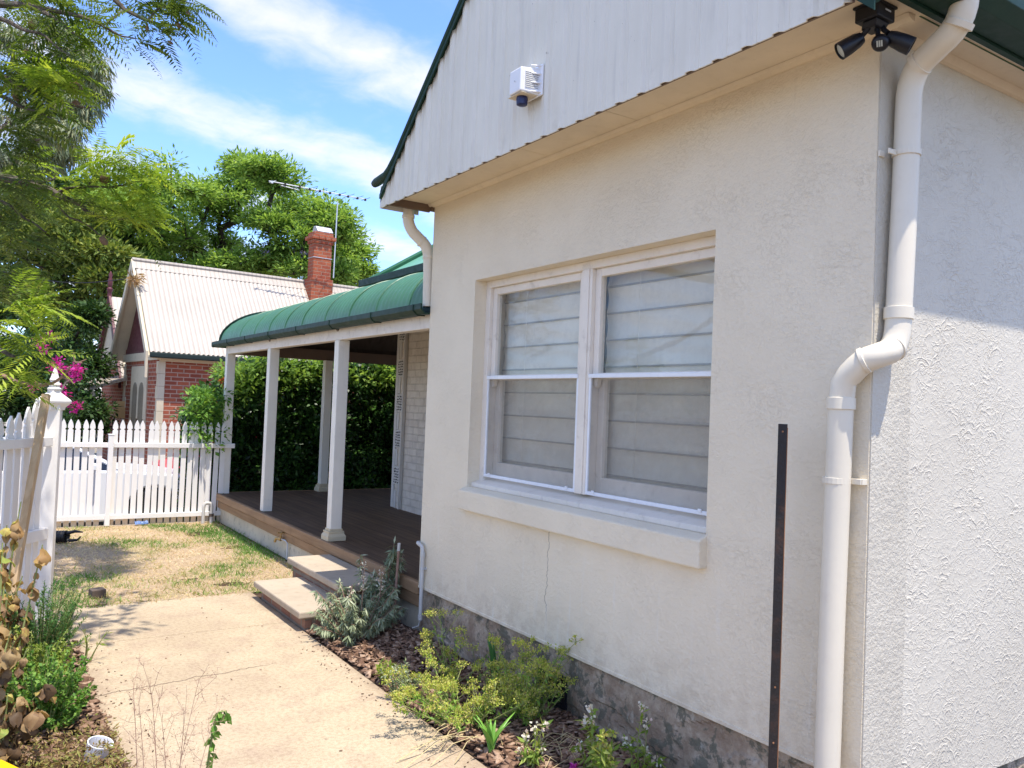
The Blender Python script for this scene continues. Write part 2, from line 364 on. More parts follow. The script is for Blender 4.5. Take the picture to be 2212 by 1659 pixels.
def timber_mat(name, c1, c2, axis='y', board=0.0, rough=0.65, gap=(0.02, 0.012, 0.008)):
    t = NT(name); p = t.pos(); x, y, z = t.xyz(p)
    sc = {'y': (12, 0.7, 12), 'x': (0.7, 12, 12), 'z': (14, 14, 0.8)}[axis]
    g = t.noise(t.scale(p, sc), 2.2, 6, 0.6, 0.6)
    col = t.mix(t.ramp(g, 0.3, 0.7), c1, c2)
    col = t.mix(t.ramp(t.noise(p, 3.0, 5, 0.6), 0.5, 0.75, 0, 0.4), col, tuple(0.5 * q for q in c1))
    h = t.math('MULTIPLY', g, 0.3)
    if board:
        u = t.math('DIVIDE', x if axis == 'y' else y, board); fr = t.math('ABSOLUTE', t.math('SUBTRACT', t.math('FRACT', u), 0.5))
        ln = t.ramp(fr, 0.462, 0.485); wv = t.add('ShaderNodeTexWhiteNoise', noise_dimensions='1D'); t.l.new(t.math('FLOOR', u), wv.inputs['W'])
        col = t.mix(t.math('MULTIPLY', wv.outputs['Value'], 0.45), col, tuple(0.55 * q for q in c1))
        col = t.mix(ln, col, gap); h = t.math('SUBTRACT', h, ln)
    return t.done(col, rough, t.bump(h, 0.5, 0.004), 0.3)

def soil_mat():
    t = NT('dark_garden_soil'); p = t.pos(); n = t.noise(p, 18, 6, 0.7); n2 = t.noise(p, 3, 4)
    col = t.mix(t.ramp(n, 0.3, 0.7), (0.045, 0.03, 0.022), (0.13, 0.085, 0.06)); col = t.mix(t.ramp(n2, 0.5, 0.7, 0, 0.4), col, (0.2, 0.14, 0.09))
    return t.done(col, 0.95, t.bump(n, 1.0, 0.03), 0.1)
def lawn_mat():
    t = NT('dry_couch_lawn_soil'); p = t.pos(); n = t.noise(p, 22, 6, 0.7); n2 = t.noise(p, 1.6, 4, 0.6); n3 = t.noise(p, 90, 4, 0.7)
    col = t.mix(t.ramp(n, 0.3, 0.7), (0.46, 0.33, 0.21), (0.66, 0.51, 0.335)); col = t.mix(t.ramp(n2, 0.5, 0.68, 0, 0.4), col, (0.26, 0.26, 0.10))
    col = t.mix(t.ramp(n3, 0.4, 0.7, 0, 0.4), col, (0.2, 0.13, 0.08))
    return t.done(col, 0.95, t.bump(t.math('ADD', n, n3), 0.9, 0.02), 0.1)
def outer_ground_mat():
    t = NT('pale_gravel_driveway'); p = t.pos(); n = t.noise(p, 1.1, 5, 0.6); n2 = t.noise(p, 60, 4, 0.7)
    col = t.mix(t.ramp(n, 0.35, 0.65), (0.27, 0.235, 0.19), (0.36, 0.32, 0.26)); col = t.mix(t.ramp(n2, 0.4, 0.7, 0, 0.4), col, (0.17, 0.15, 0.12))
    return t.done(col, 0.95, t.bump(n2, 0.8, 0.015), 0.1)
def chipmat(name, cols):
    t = NT(name); a = t.add('ShaderNodeAttribute', attribute_name='rnd').outputs['Fac']
    r = t.add('ShaderNodeValToRGB'); t.l.new(a, r.inputs[0]); e = r.color_ramp.elements
    while len(e) < len(cols): e.new(0.5)
    for k, c in enumerate(cols): e[k].position = k / (len(cols) - 1); e[k].color = c + (1,)
    n = t.noise(t.pos(), 80, 4, 0.7); return t.done(t.mix(t.ramp(n, .3, .7, 0, .5), r.outputs[0], (0.09, 0.05, 0.035)), 0.9, t.bump(n, 0.6, 0.004), 0.15)
def clad_mat():
    t = NT('offwhite_ribbed_steel'); p = t.pos(); x, y, z = t.xyz(p)
    run = t.noise(t.vec(0.0, t.math('MULTIPLY', y, 6.0), t.math('MULTIPLY', z, 0.5)), 3.0, 5, 0.6); n = t.noise(p, 2.0, 5, 0.6)
    col = t.mix(t.ramp(n, 0.3, 0.7), (0.72, 0.675, 0.57), (0.77, 0.725, 0.62)); col = t.mix(t.ramp(run, 0.5, 0.72, 0, 0.30), col, (0.50, 0.48, 0.44))
    col = t.mix(t.math('MULTIPLY', t.ramp(t.noise(p, 7, 6, 0.7), 0.5, 0.75), t.ramp(z, 3.10, 2.93, 0.0, 0.35)), col, (0.42, 0.36, 0.28))
    col = t.mix(t.ramp(t.noise(p, 38, 3, 0.6), 0.72, 0.75, 0, 0.5), col, (0.20, 0.15, 0.11))
    return t.done(col, 0.42, t.bump(n, 0.05, 0.01), 0.4)
def iron_roof_mat(name, c, dirt):
    t = NT(name); p = t.pos(); o = t.obj(); x, y, z = t.xyz(o)
    run = t.noise(t.vec(t.math('MULTIPLY', t.math('ADD', x, y), 7.0), t.math('MULTIPLY', z, 0.6), 0.0), 2.0, 6, 0.65); n = t.noise(p, 1.5, 5, 0.6)
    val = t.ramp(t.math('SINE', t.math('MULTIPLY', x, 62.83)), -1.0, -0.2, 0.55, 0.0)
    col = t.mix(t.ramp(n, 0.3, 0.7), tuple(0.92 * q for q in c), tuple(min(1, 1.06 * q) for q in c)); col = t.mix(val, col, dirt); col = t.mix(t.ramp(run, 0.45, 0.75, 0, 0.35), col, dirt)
    return t.done(col, 0.45, t.bump(t.noise(p, 30, 4), 0.1, 0.003), 0.35)
def glass_mat():
    t = NT('window_glass'); n = t.n
    gl = t.add('ShaderNodeBsdfGlossy'); gl.inputs['Roughness'].default_value = 0.02; gl.inputs['Color'].default_value = (1, 1, 1, 1)
    tr = t.add('ShaderNodeBsdfTransparent'); tr.inputs['Color'].default_value = (0.95, 0.96, 0.96, 1)
    lw = t.add('ShaderNodeLayerWeight'); lw.inputs['Blend'].default_value = 0.5
    b = t.bump(t.noise(t.pos(), 1.7, 3, 0.5), 0.08, 0.02); t.l.new(b, gl.inputs['Normal']); frs = t.math('ADD', t.math('MULTIPLY', t.math('POWER', lw.outputs['Facing'], 5.0), 0.5), 0.025)
    dust = t.add('ShaderNodeBsdfDiffuse'); dust.inputs['Color'].default_value = (0.55, 0.55, 0.52, 1)
    m1 = t.add('ShaderNodeMixShader'); t.l.new(t.ramp(t.noise(t.pos(), 5, 6, 0.7), 0.4, 0.8, 0.03, 0.16), m1.inputs[0]); t.l.new(tr.outputs[0], m1.inputs[1]); t.l.new(dust.outputs[0], m1.inputs[2])
    mx = t.add('ShaderNodeMixShader'); t.l.new(frs, mx.inputs[0]); t.l.new(m1.outputs[0], mx.inputs[1]); t.l.new(gl.outputs[0], mx.inputs[2]); t.l.new(mx.outputs[0], t.out.inputs['Surface'])
    return t.m
def screen_mat():
    t = NT('grey_insect_mesh'); df = t.add('ShaderNodeBsdfDiffuse'); df.inputs['Color'].default_value = (0.33, 0.30, 0.255, 1)
    tr = t.add('ShaderNodeBsdfTransparent'); mx = t.add('ShaderNodeMixShader')
    t.l.new(t.ramp(t.noise(t.pos(), 4, 5, 0.6), 0.3, 0.7, 0.15, 0.22), mx.inputs[0]); t.l.new(tr.outputs[0], mx.inputs[1]); t.l.new(df.outputs[0], mx.inputs[2]); t.l.new(mx.outputs[0], t.out.inputs['Surface'])
    return t.m
def bark_mat(name, c1, c2):
    t = NT(name); p = t.pos(); n = t.noise(p, 9, 6, 0.7); return t.done(t.mix(t.ramp(n, .3, .7), c1, c2), 0.9, t.bump(n, 0.6, 0.02), 0.15)

m_front = stucco_front(); m_fan = stucco_fan(); m_edge = stucco_edge(); m_plinth = plinth_mat(); m_conc = concrete_mat()
m_clad = clad_mat(); m_glass = glass_mat(); m_screen = screen_mat(); m_soil = soil_mat(); m_lawn = lawn_mat(); m_outer = outer_ground_mat()
m_soffit = paint('cream_soffit_board', (0.74, 0.63, 0.465), 0.6, 0.05, (0.5, 0.4, 0.28), 0.25)
m_trim = paint('offwhite_trim_paint', (0.74, 0.66, 0.545), 0.45, 0.05, (0.5, 0.43, 0.35), 0.3)
m_sash = paint('flaking_white_sash_paint', (0.78, 0.71, 0.61), 0.45, 0.05, (0.30, 0.25, 0.20), 0.35)
m_alu = paint('white_aluminium', (0.80, 0.81, 0.83), 0.3, 0.03)
m_blind = paint('cream_blind_cloth', (0.82, 0.76, 0.64), 0.85, 0.05, None, 0, 0.1, 300, 0.1)
m_batten = paint('shaded_blind_batten', (0.36, 0.34, 0.30), 0.8, 0.05)  # dark tone stands in for the shadow line below each blind fold
m_pipe = paint('cream_painted_pipe', (0.73, 0.66, 0.53), 0.38, 0.03, (0.55, 0.47, 0.38), 0.2, 0.02)
m_green = paint('green_colour_steel', (0.045, 0.155, 0.075), 0.42, 0.10, (0.09, 0.20, 0.14), 0.35, 0.02, 60, 0.5)
m_gut = paint('dark_green_gutter', (0.010, 0.036, 0.024), 0.5, 0.12, (0.02, 0.05, 0.035), 0.4, 0.02, 60, 0.22)
m_pgreen = paint('pale_green_roof', (0.13, 0.33, 0.22), 0.4, 0.08, (0.2, 0.3, 0.22), 0.3)
m_deck = timber_mat('weathered_deck_boards', (0.10, 0.060, 0.038), (0.17, 0.105, 0.065), 'y', 0.085)
m_decke = timber_mat('brown_deck_edge_board', (0.25, 0.15, 0.08), (0.36, 0.225, 0.125), 'y')
m_basew = paint('stained_cream_base_wall', (0.60, 0.535, 0.41), 0.8, 0.10, (0.13, 0.12, 0.09), 0.75, 0.2, 40, 0.2)
m_post = paint('white_painted_post', (0.80, 0.76, 0.665), 0.5, 0.04, (0.5, 0.46, 0.42), 0.2)
m_beam = paint('grubby_white_beam', (0.76, 0.695, 0.61), 0.55, 0.06, (0.40, 0.35, 0.30), 0.5)
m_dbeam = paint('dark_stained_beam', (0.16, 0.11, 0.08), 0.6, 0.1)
m_pbase = paint('yellowed_post_base', (0.62, 0.53, 0.36), 0.6, 0.08, (0.4, 0.3, 0.2), 0.3)
m_pbrick = brick_mat('cream_painted_brick', (0.68, 0.61, 0.51), (0.71, 0.64, 0.54), (0.63, 0.565, 0.47), 0.24, 0.083, 0.008, 0.9)
m_quoin = paint('cream_cement_quoin', (0.60, 0.57, 0.52), 0.7, 0.05, (0.4, 0.36, 0.32), 0.3)
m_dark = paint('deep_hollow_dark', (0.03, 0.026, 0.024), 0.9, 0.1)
m_stepc = paint('pale_concrete_tread', (0.44, 0.365, 0.275), 0.8, 0.10, (0.27, 0.21, 0.155), 0.6, 0.3, 90, 0.2)
m_stepb = brick_mat('old_red_step_brick', (0.27, 0.13, 0.09), (0.34, 0.20, 0.14), (0.26, 0.215, 0.17), 0.23, 0.08, 0.016)
m_brick = brick_mat('red_house_brick', (0.37, 0.105, 0.055), (0.22, 0.058, 0.038), (0.42, 0.28, 0.21), 0.25, 0.088, 0.012)
m_chim = brick_mat('orange_chimney_brick', (0.40, 0.115, 0.055), (0.29, 0.07, 0.04), (0.33, 0.20, 0.14), 0.23, 0.085, 0.009)
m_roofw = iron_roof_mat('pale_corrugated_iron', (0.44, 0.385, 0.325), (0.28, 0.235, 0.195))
m_cgut = paint('grey_green_cottage_gutter', (0.022, 0.034, 0.032), 0.6, 0.1, None, 0, 0.02, 60, 0.15)
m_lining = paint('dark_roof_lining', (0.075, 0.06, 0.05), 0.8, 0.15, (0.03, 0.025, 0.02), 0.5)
m_cream = paint('cream_house_trim', (0.58, 0.50, 0.36), 0.6, 0.06, (0.42, 0.34, 0.24), 0.3)
m_purple = paint('maroon_gable_paint', (0.11, 0.028, 0.035), 0.5, 0.1)
m_white = paint('white_picket_paint', (0.82, 0.79, 0.745), 0.45, 0.03, (0.55, 0.52, 0.48), 0.18, 0.05)
def picket_paint():
    t = NT('white_picket_paint_splashed'); p = t.pos(); x, y, z = t.xyz(p); n = t.noise(p, 14, 5, 0.6)
    zz = t.math('ADD', z, t.math('MULTIPLY', t.math('SUBTRACT', n, 0.5), 0.05))
    col = t.mix(t.ramp(n, 0.5, 0.8, 0, 0.15), (0.82, 0.79, 0.745), (0.58, 0.52, 0.45)); col = t.mix(t.ramp(zz, 0.17, 0.06, 0, 0.85), col, (0.60, 0.48, 0.33))
    return t.done(col, 0.45, t.bump(t.noise(p, 60, 4), 0.15, 0.002), 0.35)
m_picket = picket_paint()
m_raw = timber_mat('raw_pine_batten', (0.46, 0.31, 0.165), (0.58, 0.42, 0.25), 'z')
m_black = paint('weathered_black_steel', (0.018, 0.014, 0.013), 0.55, 0.3, (0.075, 0.035, 0.02), 0.8, 0.3, 80, 0.4)
m_rust = paint('rusty_orange_edge', (0.28, 0.13, 0.06), 0.8, 0.3)
m_bplast = paint('black_plastic', (0.010, 0.010, 0.013), 0.4, 0.1, (0.03, 0.03, 0.03), 0.3)
m_lens = paint('frosted_lamp_lens', (0.45, 0.45, 0.38), 0.35, 0.05)
m_wplast = paint('white_plastic', (0.82, 0.82, 0.84), 0.35, 0.02)
m_navy = paint('navy_strobe_lens', (0.012, 0.016, 0.075), 0.3, 0.1, None, 0, 0.02, 60, 0.5)
m_gpvc = paint('grey_conduit', (0.56, 0.54, 0.50), 0.4, 0.05, (0.35, 0.33, 0.3), 0.3)
m_brass = paint('worn_brass', (0.42, 0.29, 0.12), 0.4, 0.15, (0.2, 0.17, 0.14), 0.5, 0.05, 60, 0.5, None, 0.7)
m_zinc = paint('galvanised_steel', (0.55, 0.56, 0.57), 0.4, 0.08, (0.4, 0.38, 0.36), 0.3, 0.05, 60, 0.5, None, 0.5)
m_alum = paint('aerial_aluminium', (0.68, 0.68, 0.67), 0.35, 0.05, None, 0, 0.02, 60, 0.5, None, 0.3)
m_carw = paint('white_car_paint', (0.80, 0.81, 0.83), 0.2, 0.02, None, 0, 0.0, 60, 0.5)
m_carr = paint('red_car_paint', (0.55, 0.02, 0.06), 0.2, 0.03, None, 0, 0.0, 60, 0.5)
m_cglass = paint('dark_car_glass', (0.012, 0.014, 0.018), 0.06, 0.1, None, 0, 0.0, 60, 0.6)
m_tyre = paint('tyre_rubber', (0.018, 0.018, 0.02), 0.8, 0.1)
m_yellow = paint('yellow_plastic', (0.85, 0.52, 0.01), 0.35, 0.04)
m_blue = paint('blue_wrapper', (0.12, 0.20, 0.40), 0.35, 0.2)
m_block = paint('weathered_wood_block', (0.10, 0.075, 0.06), 0.85, 0.2, (0.2, 0.16, 0.12), 0.4, 0.4, 30)
m_chip = chipmat('bark_mulch_chips', [(0.06, 0.036, 0.024), (0.19, 0.110, 0.070), (0.35, 0.22, 0.145), (0.52, 0.37, 0.26)])
m_grass = leafmat('dry_grass_blades', [(0.78, 0.64, 0.43), (0.70, 0.53, 0.33), (0.58, 0.47, 0.23), (0.28, 0.36, 0.09), (0.12, 0.26, 0.045)], 0.25)
m_dead = leafmat('withered_leaf', [(0.11, 0.065, 0.035), (0.26, 0.155, 0.08), (0.44, 0.29, 0.14), (0.38, 0.22, 0.09), (0.56, 0.46, 0.13), (0.30, 0.36, 0.08)], 0.3)
m_rose = leafmat('rosemary_leaf', [(0.03, 0.10, 0.03), (0.075, 0.20, 0.05), (0.15, 0.30, 0.08)], 0.2)
m_brightg = leafmat('bright_green_leaf', [(0.07, 0.17, 0.03), (0.15, 0.31, 0.05), (0.28, 0.43, 0.09)], 0.35)
m_lime = leafmat('yellow_green_leaf', [(0.13, 0.22, 0.03), (0.28, 0.38, 0.06), (0.42, 0.46, 0.13)], 0.35)
m_sage = leafmat('grey_green_leaf', [(0.15, 0.185, 0.11), (0.28, 0.325, 0.20), (0.44, 0.47, 0.32)], 0.15)
m_umbel = leafmat('yellow_seed_head', [(0.26, 0.36, 0.035), (0.46, 0.52, 0.07), (0.60, 0.58, 0.15), (0.54, 0.42, 0.16)], 0.3)
m_pars = leafmat('feathery_green_leaf', [(0.12, 0.27, 0.045), (0.27, 0.44, 0.07), (0.45, 0.54, 0.13)], 0.3)
m_petal = leafmat('faded_petal', [(0.72, 0.66, 0.56), (0.80, 0.76, 0.70), (0.70, 0.48, 0.42)], 0.3)
m_mag = leafmat('magenta_bract', [(0.42, 0.01, 0.22), (0.62, 0.03, 0.38), (0.75, 0.10, 0.50)], 0.4)
m_orange = leafmat('orange_trumpet_petal', [(0.55, 0.10, 0.03), (0.70, 0.20, 0.08)], 0.3)
m_lilac = leafmat('lilac_petal', [(0.34, 0.26, 0.55), (0.48, 0.38, 0.66)], 0.3)
m_vine = leafmat('glossy_vine_leaf', [(0.012, 0.038, 0.008), (0.03, 0.085, 0.014), (0.075, 0.17, 0.028)], 0.25, 0.4, 0.4)
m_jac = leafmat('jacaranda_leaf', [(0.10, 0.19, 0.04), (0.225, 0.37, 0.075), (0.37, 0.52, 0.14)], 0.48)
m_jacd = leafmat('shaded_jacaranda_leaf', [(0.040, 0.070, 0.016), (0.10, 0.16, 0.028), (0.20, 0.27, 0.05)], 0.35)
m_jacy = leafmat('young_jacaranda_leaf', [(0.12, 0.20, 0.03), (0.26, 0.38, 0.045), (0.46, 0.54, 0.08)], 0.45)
m_euc = leafmat('gum_leaf', [(0.10, 0.135, 0.085), (0.20, 0.24, 0.15), (0.38, 0.37, 0.20)], 0.25)
m_dkl = leafmat('dark_tree_leaf', [(0.018, 0.045, 0.014), (0.04, 0.09, 0.022), (0.08, 0.14, 0.035)], 0.25)
m_oliv = leafmat('olive_tree_leaf', [(0.07, 0.12, 0.025), (0.16, 0.22, 0.045), (0.32, 0.35, 0.08)], 0.3)
m_bark = bark_mat('grey_bark', (0.06, 0.048, 0.038), (0.17, 0.14, 0.115))
m_dbark = bark_mat('dark_bark', (0.028, 0.022, 0.018), (0.075, 0.06, 0.05))
m_stem = bark_mat('green_stem', (0.16, 0.20, 0.06), (0.32, 0.34, 0.13))
m_dry = bark_mat('dry_brown_stem', (0.24, 0.13, 0.09), (0.42, 0.27, 0.2))
m_pod = bark_mat('woody_seed_pod', (0.12, 0.06, 0.035), (0.36, 0.21, 0.13))

# ------------------------------------------------------------------ setting: ground, lawn, path, beds
W = 2.65; YN = 1.73; YF = 5.13
g = MB(); g.poly([(-400, -400, -0.33), (400, -400, -0.33), (400, 600, -0.33), (-400, 600, -0.33)]); structure(g.build('ground', m_outer))
g = MB(); g.box(-6, 9, -6, 10.86, -0.32, -0.012); structure(g.build('garden_soil', m_soil))
def bumpy(x, y, a=0.012): return a * mnoise.noise(Vector((x * 3.1, y * 3.1, 0.3)))
g = MB(); g.grid(lambda a, b: (-5.9 + 8.55 * a, 6.80 + 4.03 * b, -0.006 + bumpy(-5.9 + 8.55 * a, 6.8 + 4.03 * b)), 90, 44); structure(g.build('lawn', m_lawn))
g = MB(); g.box(0.60, 1.985, -3.0, 5.797, -0.10, 0.0); g.box(-2.6, 1.985, 5.803, 6.80, -0.10, 0.0)
structure(g.build('concrete_path', m_conc, None, 0.008))
def bedz(x, y): return 0.004 + 0.025 * mnoise.noise(Vector((x * 2.2, y * 2.2, 1.7))) + 0.010 * mnoise.noise(Vector((x * 9, y * 9, 4.0)))
g = MB(); g.grid(lambda a, b: (1.99 + 0.70 * a, -3 + 9.0 * b, bedz(1.99 + .7 * a, -3 + 9 * b) - 0.012), 24, 150); structure(g.build('garden_bed', m_soil))
g = MB(); g.grid(lambda a, b: (-4.4 + 4.995 * a, -3 + 8.79 * b, bedz(-4.4 + 5 * a, -3 + 8.8 * b) - 0.010), 80, 150); structure(g.build('flower_bed', m_soil))

# lawn grass: short dry blades, greener toward the verandah base and the far edge
n = 62000
X = U(-2.6, 2.66, n); Y = U(6.74, 10.80, n)
gv = np.array([mnoise.noise(Vector((x * 1.5, y * 1.1, 8.0))) + 0.5 * mnoise.noise(Vector((x * 5, y * 5, 2.0))) for x, y in zip(X, Y)])
greenness = gv * 0.75 + np.clip((X - 1.5) / 1.15, 0, 1) ** 2 * 0.55 + np.exp(-((Y - 6.85) / 0.35) ** 2) * 0.22 + np.exp(-(((X - 0.7) / 0.6) ** 2 + ((Y - 7.2) / 0.6) ** 2)) * 0.3 - 0.16 + rng.normal(size=n) * 0.13
rn = np.clip(0.20 + greenness * 1.5 + 0.28, 0.0, 1.0)
keep = (rng.random(n) < 0.35 + 0.9 * np.clip(greenness + 0.25, 0, 1)); X, Y, rn = X[keep], Y[keep], rn[keep]; n = len(X)
D = np.stack([rng.normal(size=n) * 0.75, rng.normal(size=n) * 0.75, U(0.10, 0.8, n) + rn * 0.5], 1); O = np.stack([X, Y, np.full(n, -0.004)], 1)
o = scatter('grass', BLADE_V, BLADE_F, O, frames(D, rdir(n), U(0.018, 0.05, n) * (0.8 + 0.5 * rn), U(0.004, 0.008, n)), m_grass, None, rn); o['kind'] = 'stuff'

def mulch(name, x0, x1, y0, y1, n, size, lift=0.012, ok=None):
    X = U(x0, x1, n); Y = U(y0, y1, n)
    if ok is not None: k = ok(X, Y); X, Y = X[k], Y[k]
    n = len(X); Z = np.array([bedz(x, y) for x, y in zip(X, Y)]) + U(0.0, lift, n)
    D = np.stack([rng.normal(size=n), rng.normal(size=n), rng.normal(size=n) * 0.28], 1); N = np.stack([rng.normal(size=n) * .35, rng.normal(size=n) * .35, np.ones(n)], 1)
    L = size * U(0.5, 1.6, n); o = scatter(name, CHIP_V, CHIP_F, np.stack([X, Y, Z], 1), frames(D, N, L, L * U(0.35, 0.7, n), size * U(0.10, 0.25, n)), m_chip); o['kind'] = 'stuff'; return o
mulch('bark_mulch', 2.0, 2.64, 1.4, 5.62, 7500, 0.036, 0.02)
mulch('bark_litter', -0.6, 0.61, 2.4, 5.78, 6500, 0.036, 0.02)
# leaf litter and grit blown over the path edges, the steps and the lawn edge
n = 130; X = np.concatenate([1.98 - np.abs(rng.normal(size=n)) * .10, .61 + np.abs(rng.normal(size=n)) * .10, U(.7, 1.95, 40)]); Y = np.concatenate([U(2.3, 5.6, n), U(2.8, 5.8, n), U(3.0, 6.75, 40)]); n = len(X)
D = np.stack([rng.normal(size=n), rng.normal(size=n), rng.normal(size=n) * .12], 1); N = np.stack([rng.normal(size=n) * .3, rng.normal(size=n) * .3, np.ones(n)], 1); L = U(.004, .015, n)
o = scatter('leaf_litter', CHIP_V, CHIP_F, np.stack([X, Y, np.full(n, .004)], 1), frames(D, N, L, L * U(.3, .6, n), U(.001, .003, n)), m_chip); o['kind'] = 'stuff'
# dry creeping ground cover at the near left
n = 34000; X = U(-0.6, 0.62, n); Y = U(2.7, 4.35, n); k = rng.random(n) < np.clip((4.4 - Y) * 1.3, 0.08, 1); X, Y = X[k], Y[k]; n = len(X)
O = np.stack([X, Y, U(0, 0.075, n)], 1); D = np.stack([rng.normal(size=n), rng.normal(size=n), U(0.1, 1.0, n)], 1)
o = leaves('ground_cover', O, D, rdir(n), U(0.012, 0.035, n), U(0.004, 0.010, n), leafmat('brown_creeper_leaf', [(0.13, 0.075, 0.04), (0.30, 0.19, 0.09), (0.38, 0.30, 0.10), (0.28, 0.32, 0.08)], 0.3)); o['kind'] = 'stuff'
#@@HOUSE
#@@REST
# ------------------------------------------------------------------ the stucco wing of the house
house = thing('stucco_house', 'cream stucco house wing with white ribbed gable, wide sash window and crumbling cement base', 'house', (2.65, 1.73, 0))
WY0, WY1, WZ0, WZ1 = 2.483, 4.52, 1.085, 2.405
w = MB()
w.box(W, W + .24, YN, WY0, 0.335, 3.03); w.box(W, W + .24, WY1, YF, 0.335, 3.03)
w.box(W, W + .24, WY0, WY1, 0.335, WZ0); w.box(W, W + .24, WY0, WY1, WZ1, 3.03)
w.box(W + .24, 6.0, YF - .24, YF, 0.335, 3.03)
fw = w.build('front_wall', m_front, house)
g = MB(); g.box(W - .004, W + .004, YN - .002, YF + .002, 0.322, 0.341); g.build('wall_lip', m_front, house, 0.003)
g = MB(); g.box(W + .004, W + .24, YN - .006, YN, 0.335, 3.03); g.build('corner_band', m_edge, house)
g = MB(); g.box(W + .24, 9.0, YN - .004, YN + .24, 0.20, 3.03); g.build('side_wall', m_fan, house)
# crumbling plinth with a real uneven face
def plx(y, z):
    a = mnoise.noise(Vector((y * 3.5, z * 6, 1))) * 0.012 + mnoise.noise(Vector((y * 11, z * 14, 5))) * 0.007 + mnoise.noise(Vector((y * 34, z * 34, 9))) * 0.0035
    st = mnoise.noise(Vector((y * 2.3, z * 5.0, 3.3)))                        # flakes of render that have come away
    return 0.012 + a + (0.011 if st > 0.07 else 0.0) + (0.009 if st > 0.28 else 0.0)
g = MB(); g.grid(lambda a, b: (W + 0.002 + plx(YN + (YF - YN) * a, -.12 + .452 * b), YN + (YF - YN) * a, -.12 + .452 * b), 300, 40)
g.box(W + .045, W + .30, YN + .01, YF - .003, -.2, .334); g.box(W + .30, 9, YN + .01, YN + .24, -.2, .198); g.box(W + .30, 4.3, YF - .24, YF - .003, -.2, .334)
g.grid(lambda a, b: (W + 0.014 + .30 * a, YF + 0.006 - plx(a * 2, b * .45) * .5, -.12 + .452 * b), 12, 16)
plinth = g.build('plinth', m_plinth, house)
v = MB(); v.box(W - .004, W + .012, 3.42, 3.44, 0.035, 0.20); v.box(W - .004, W + .012, 3.66, 3.68, 0.035, 0.20); v.box(W - .004, W + .012, 3.44, 3.66, 0.185, 0.20)
for k in range(15):
    v.tube([(W + .001, 3.447 + k * .0145, 0.03), (W + .001, 3.447 + k * .0145, 0.187)], 0.0016, 5)
for k in range(8): v.tube([(W + .002, 3.44, 0.045 + k * .018), (W + .002, 3.66, 0.045 + k * .018)], 0.0014, 5)
vent = v.build('floor_vent', m_bplast, plinth)
v = MB(); v.box(W + .0035, W + .006, 3.44, 3.66, 0.03, 0.187); v.build('vent_opening', m_dark, vent) if False else v.build('vent_opening', m_dark, plinth)
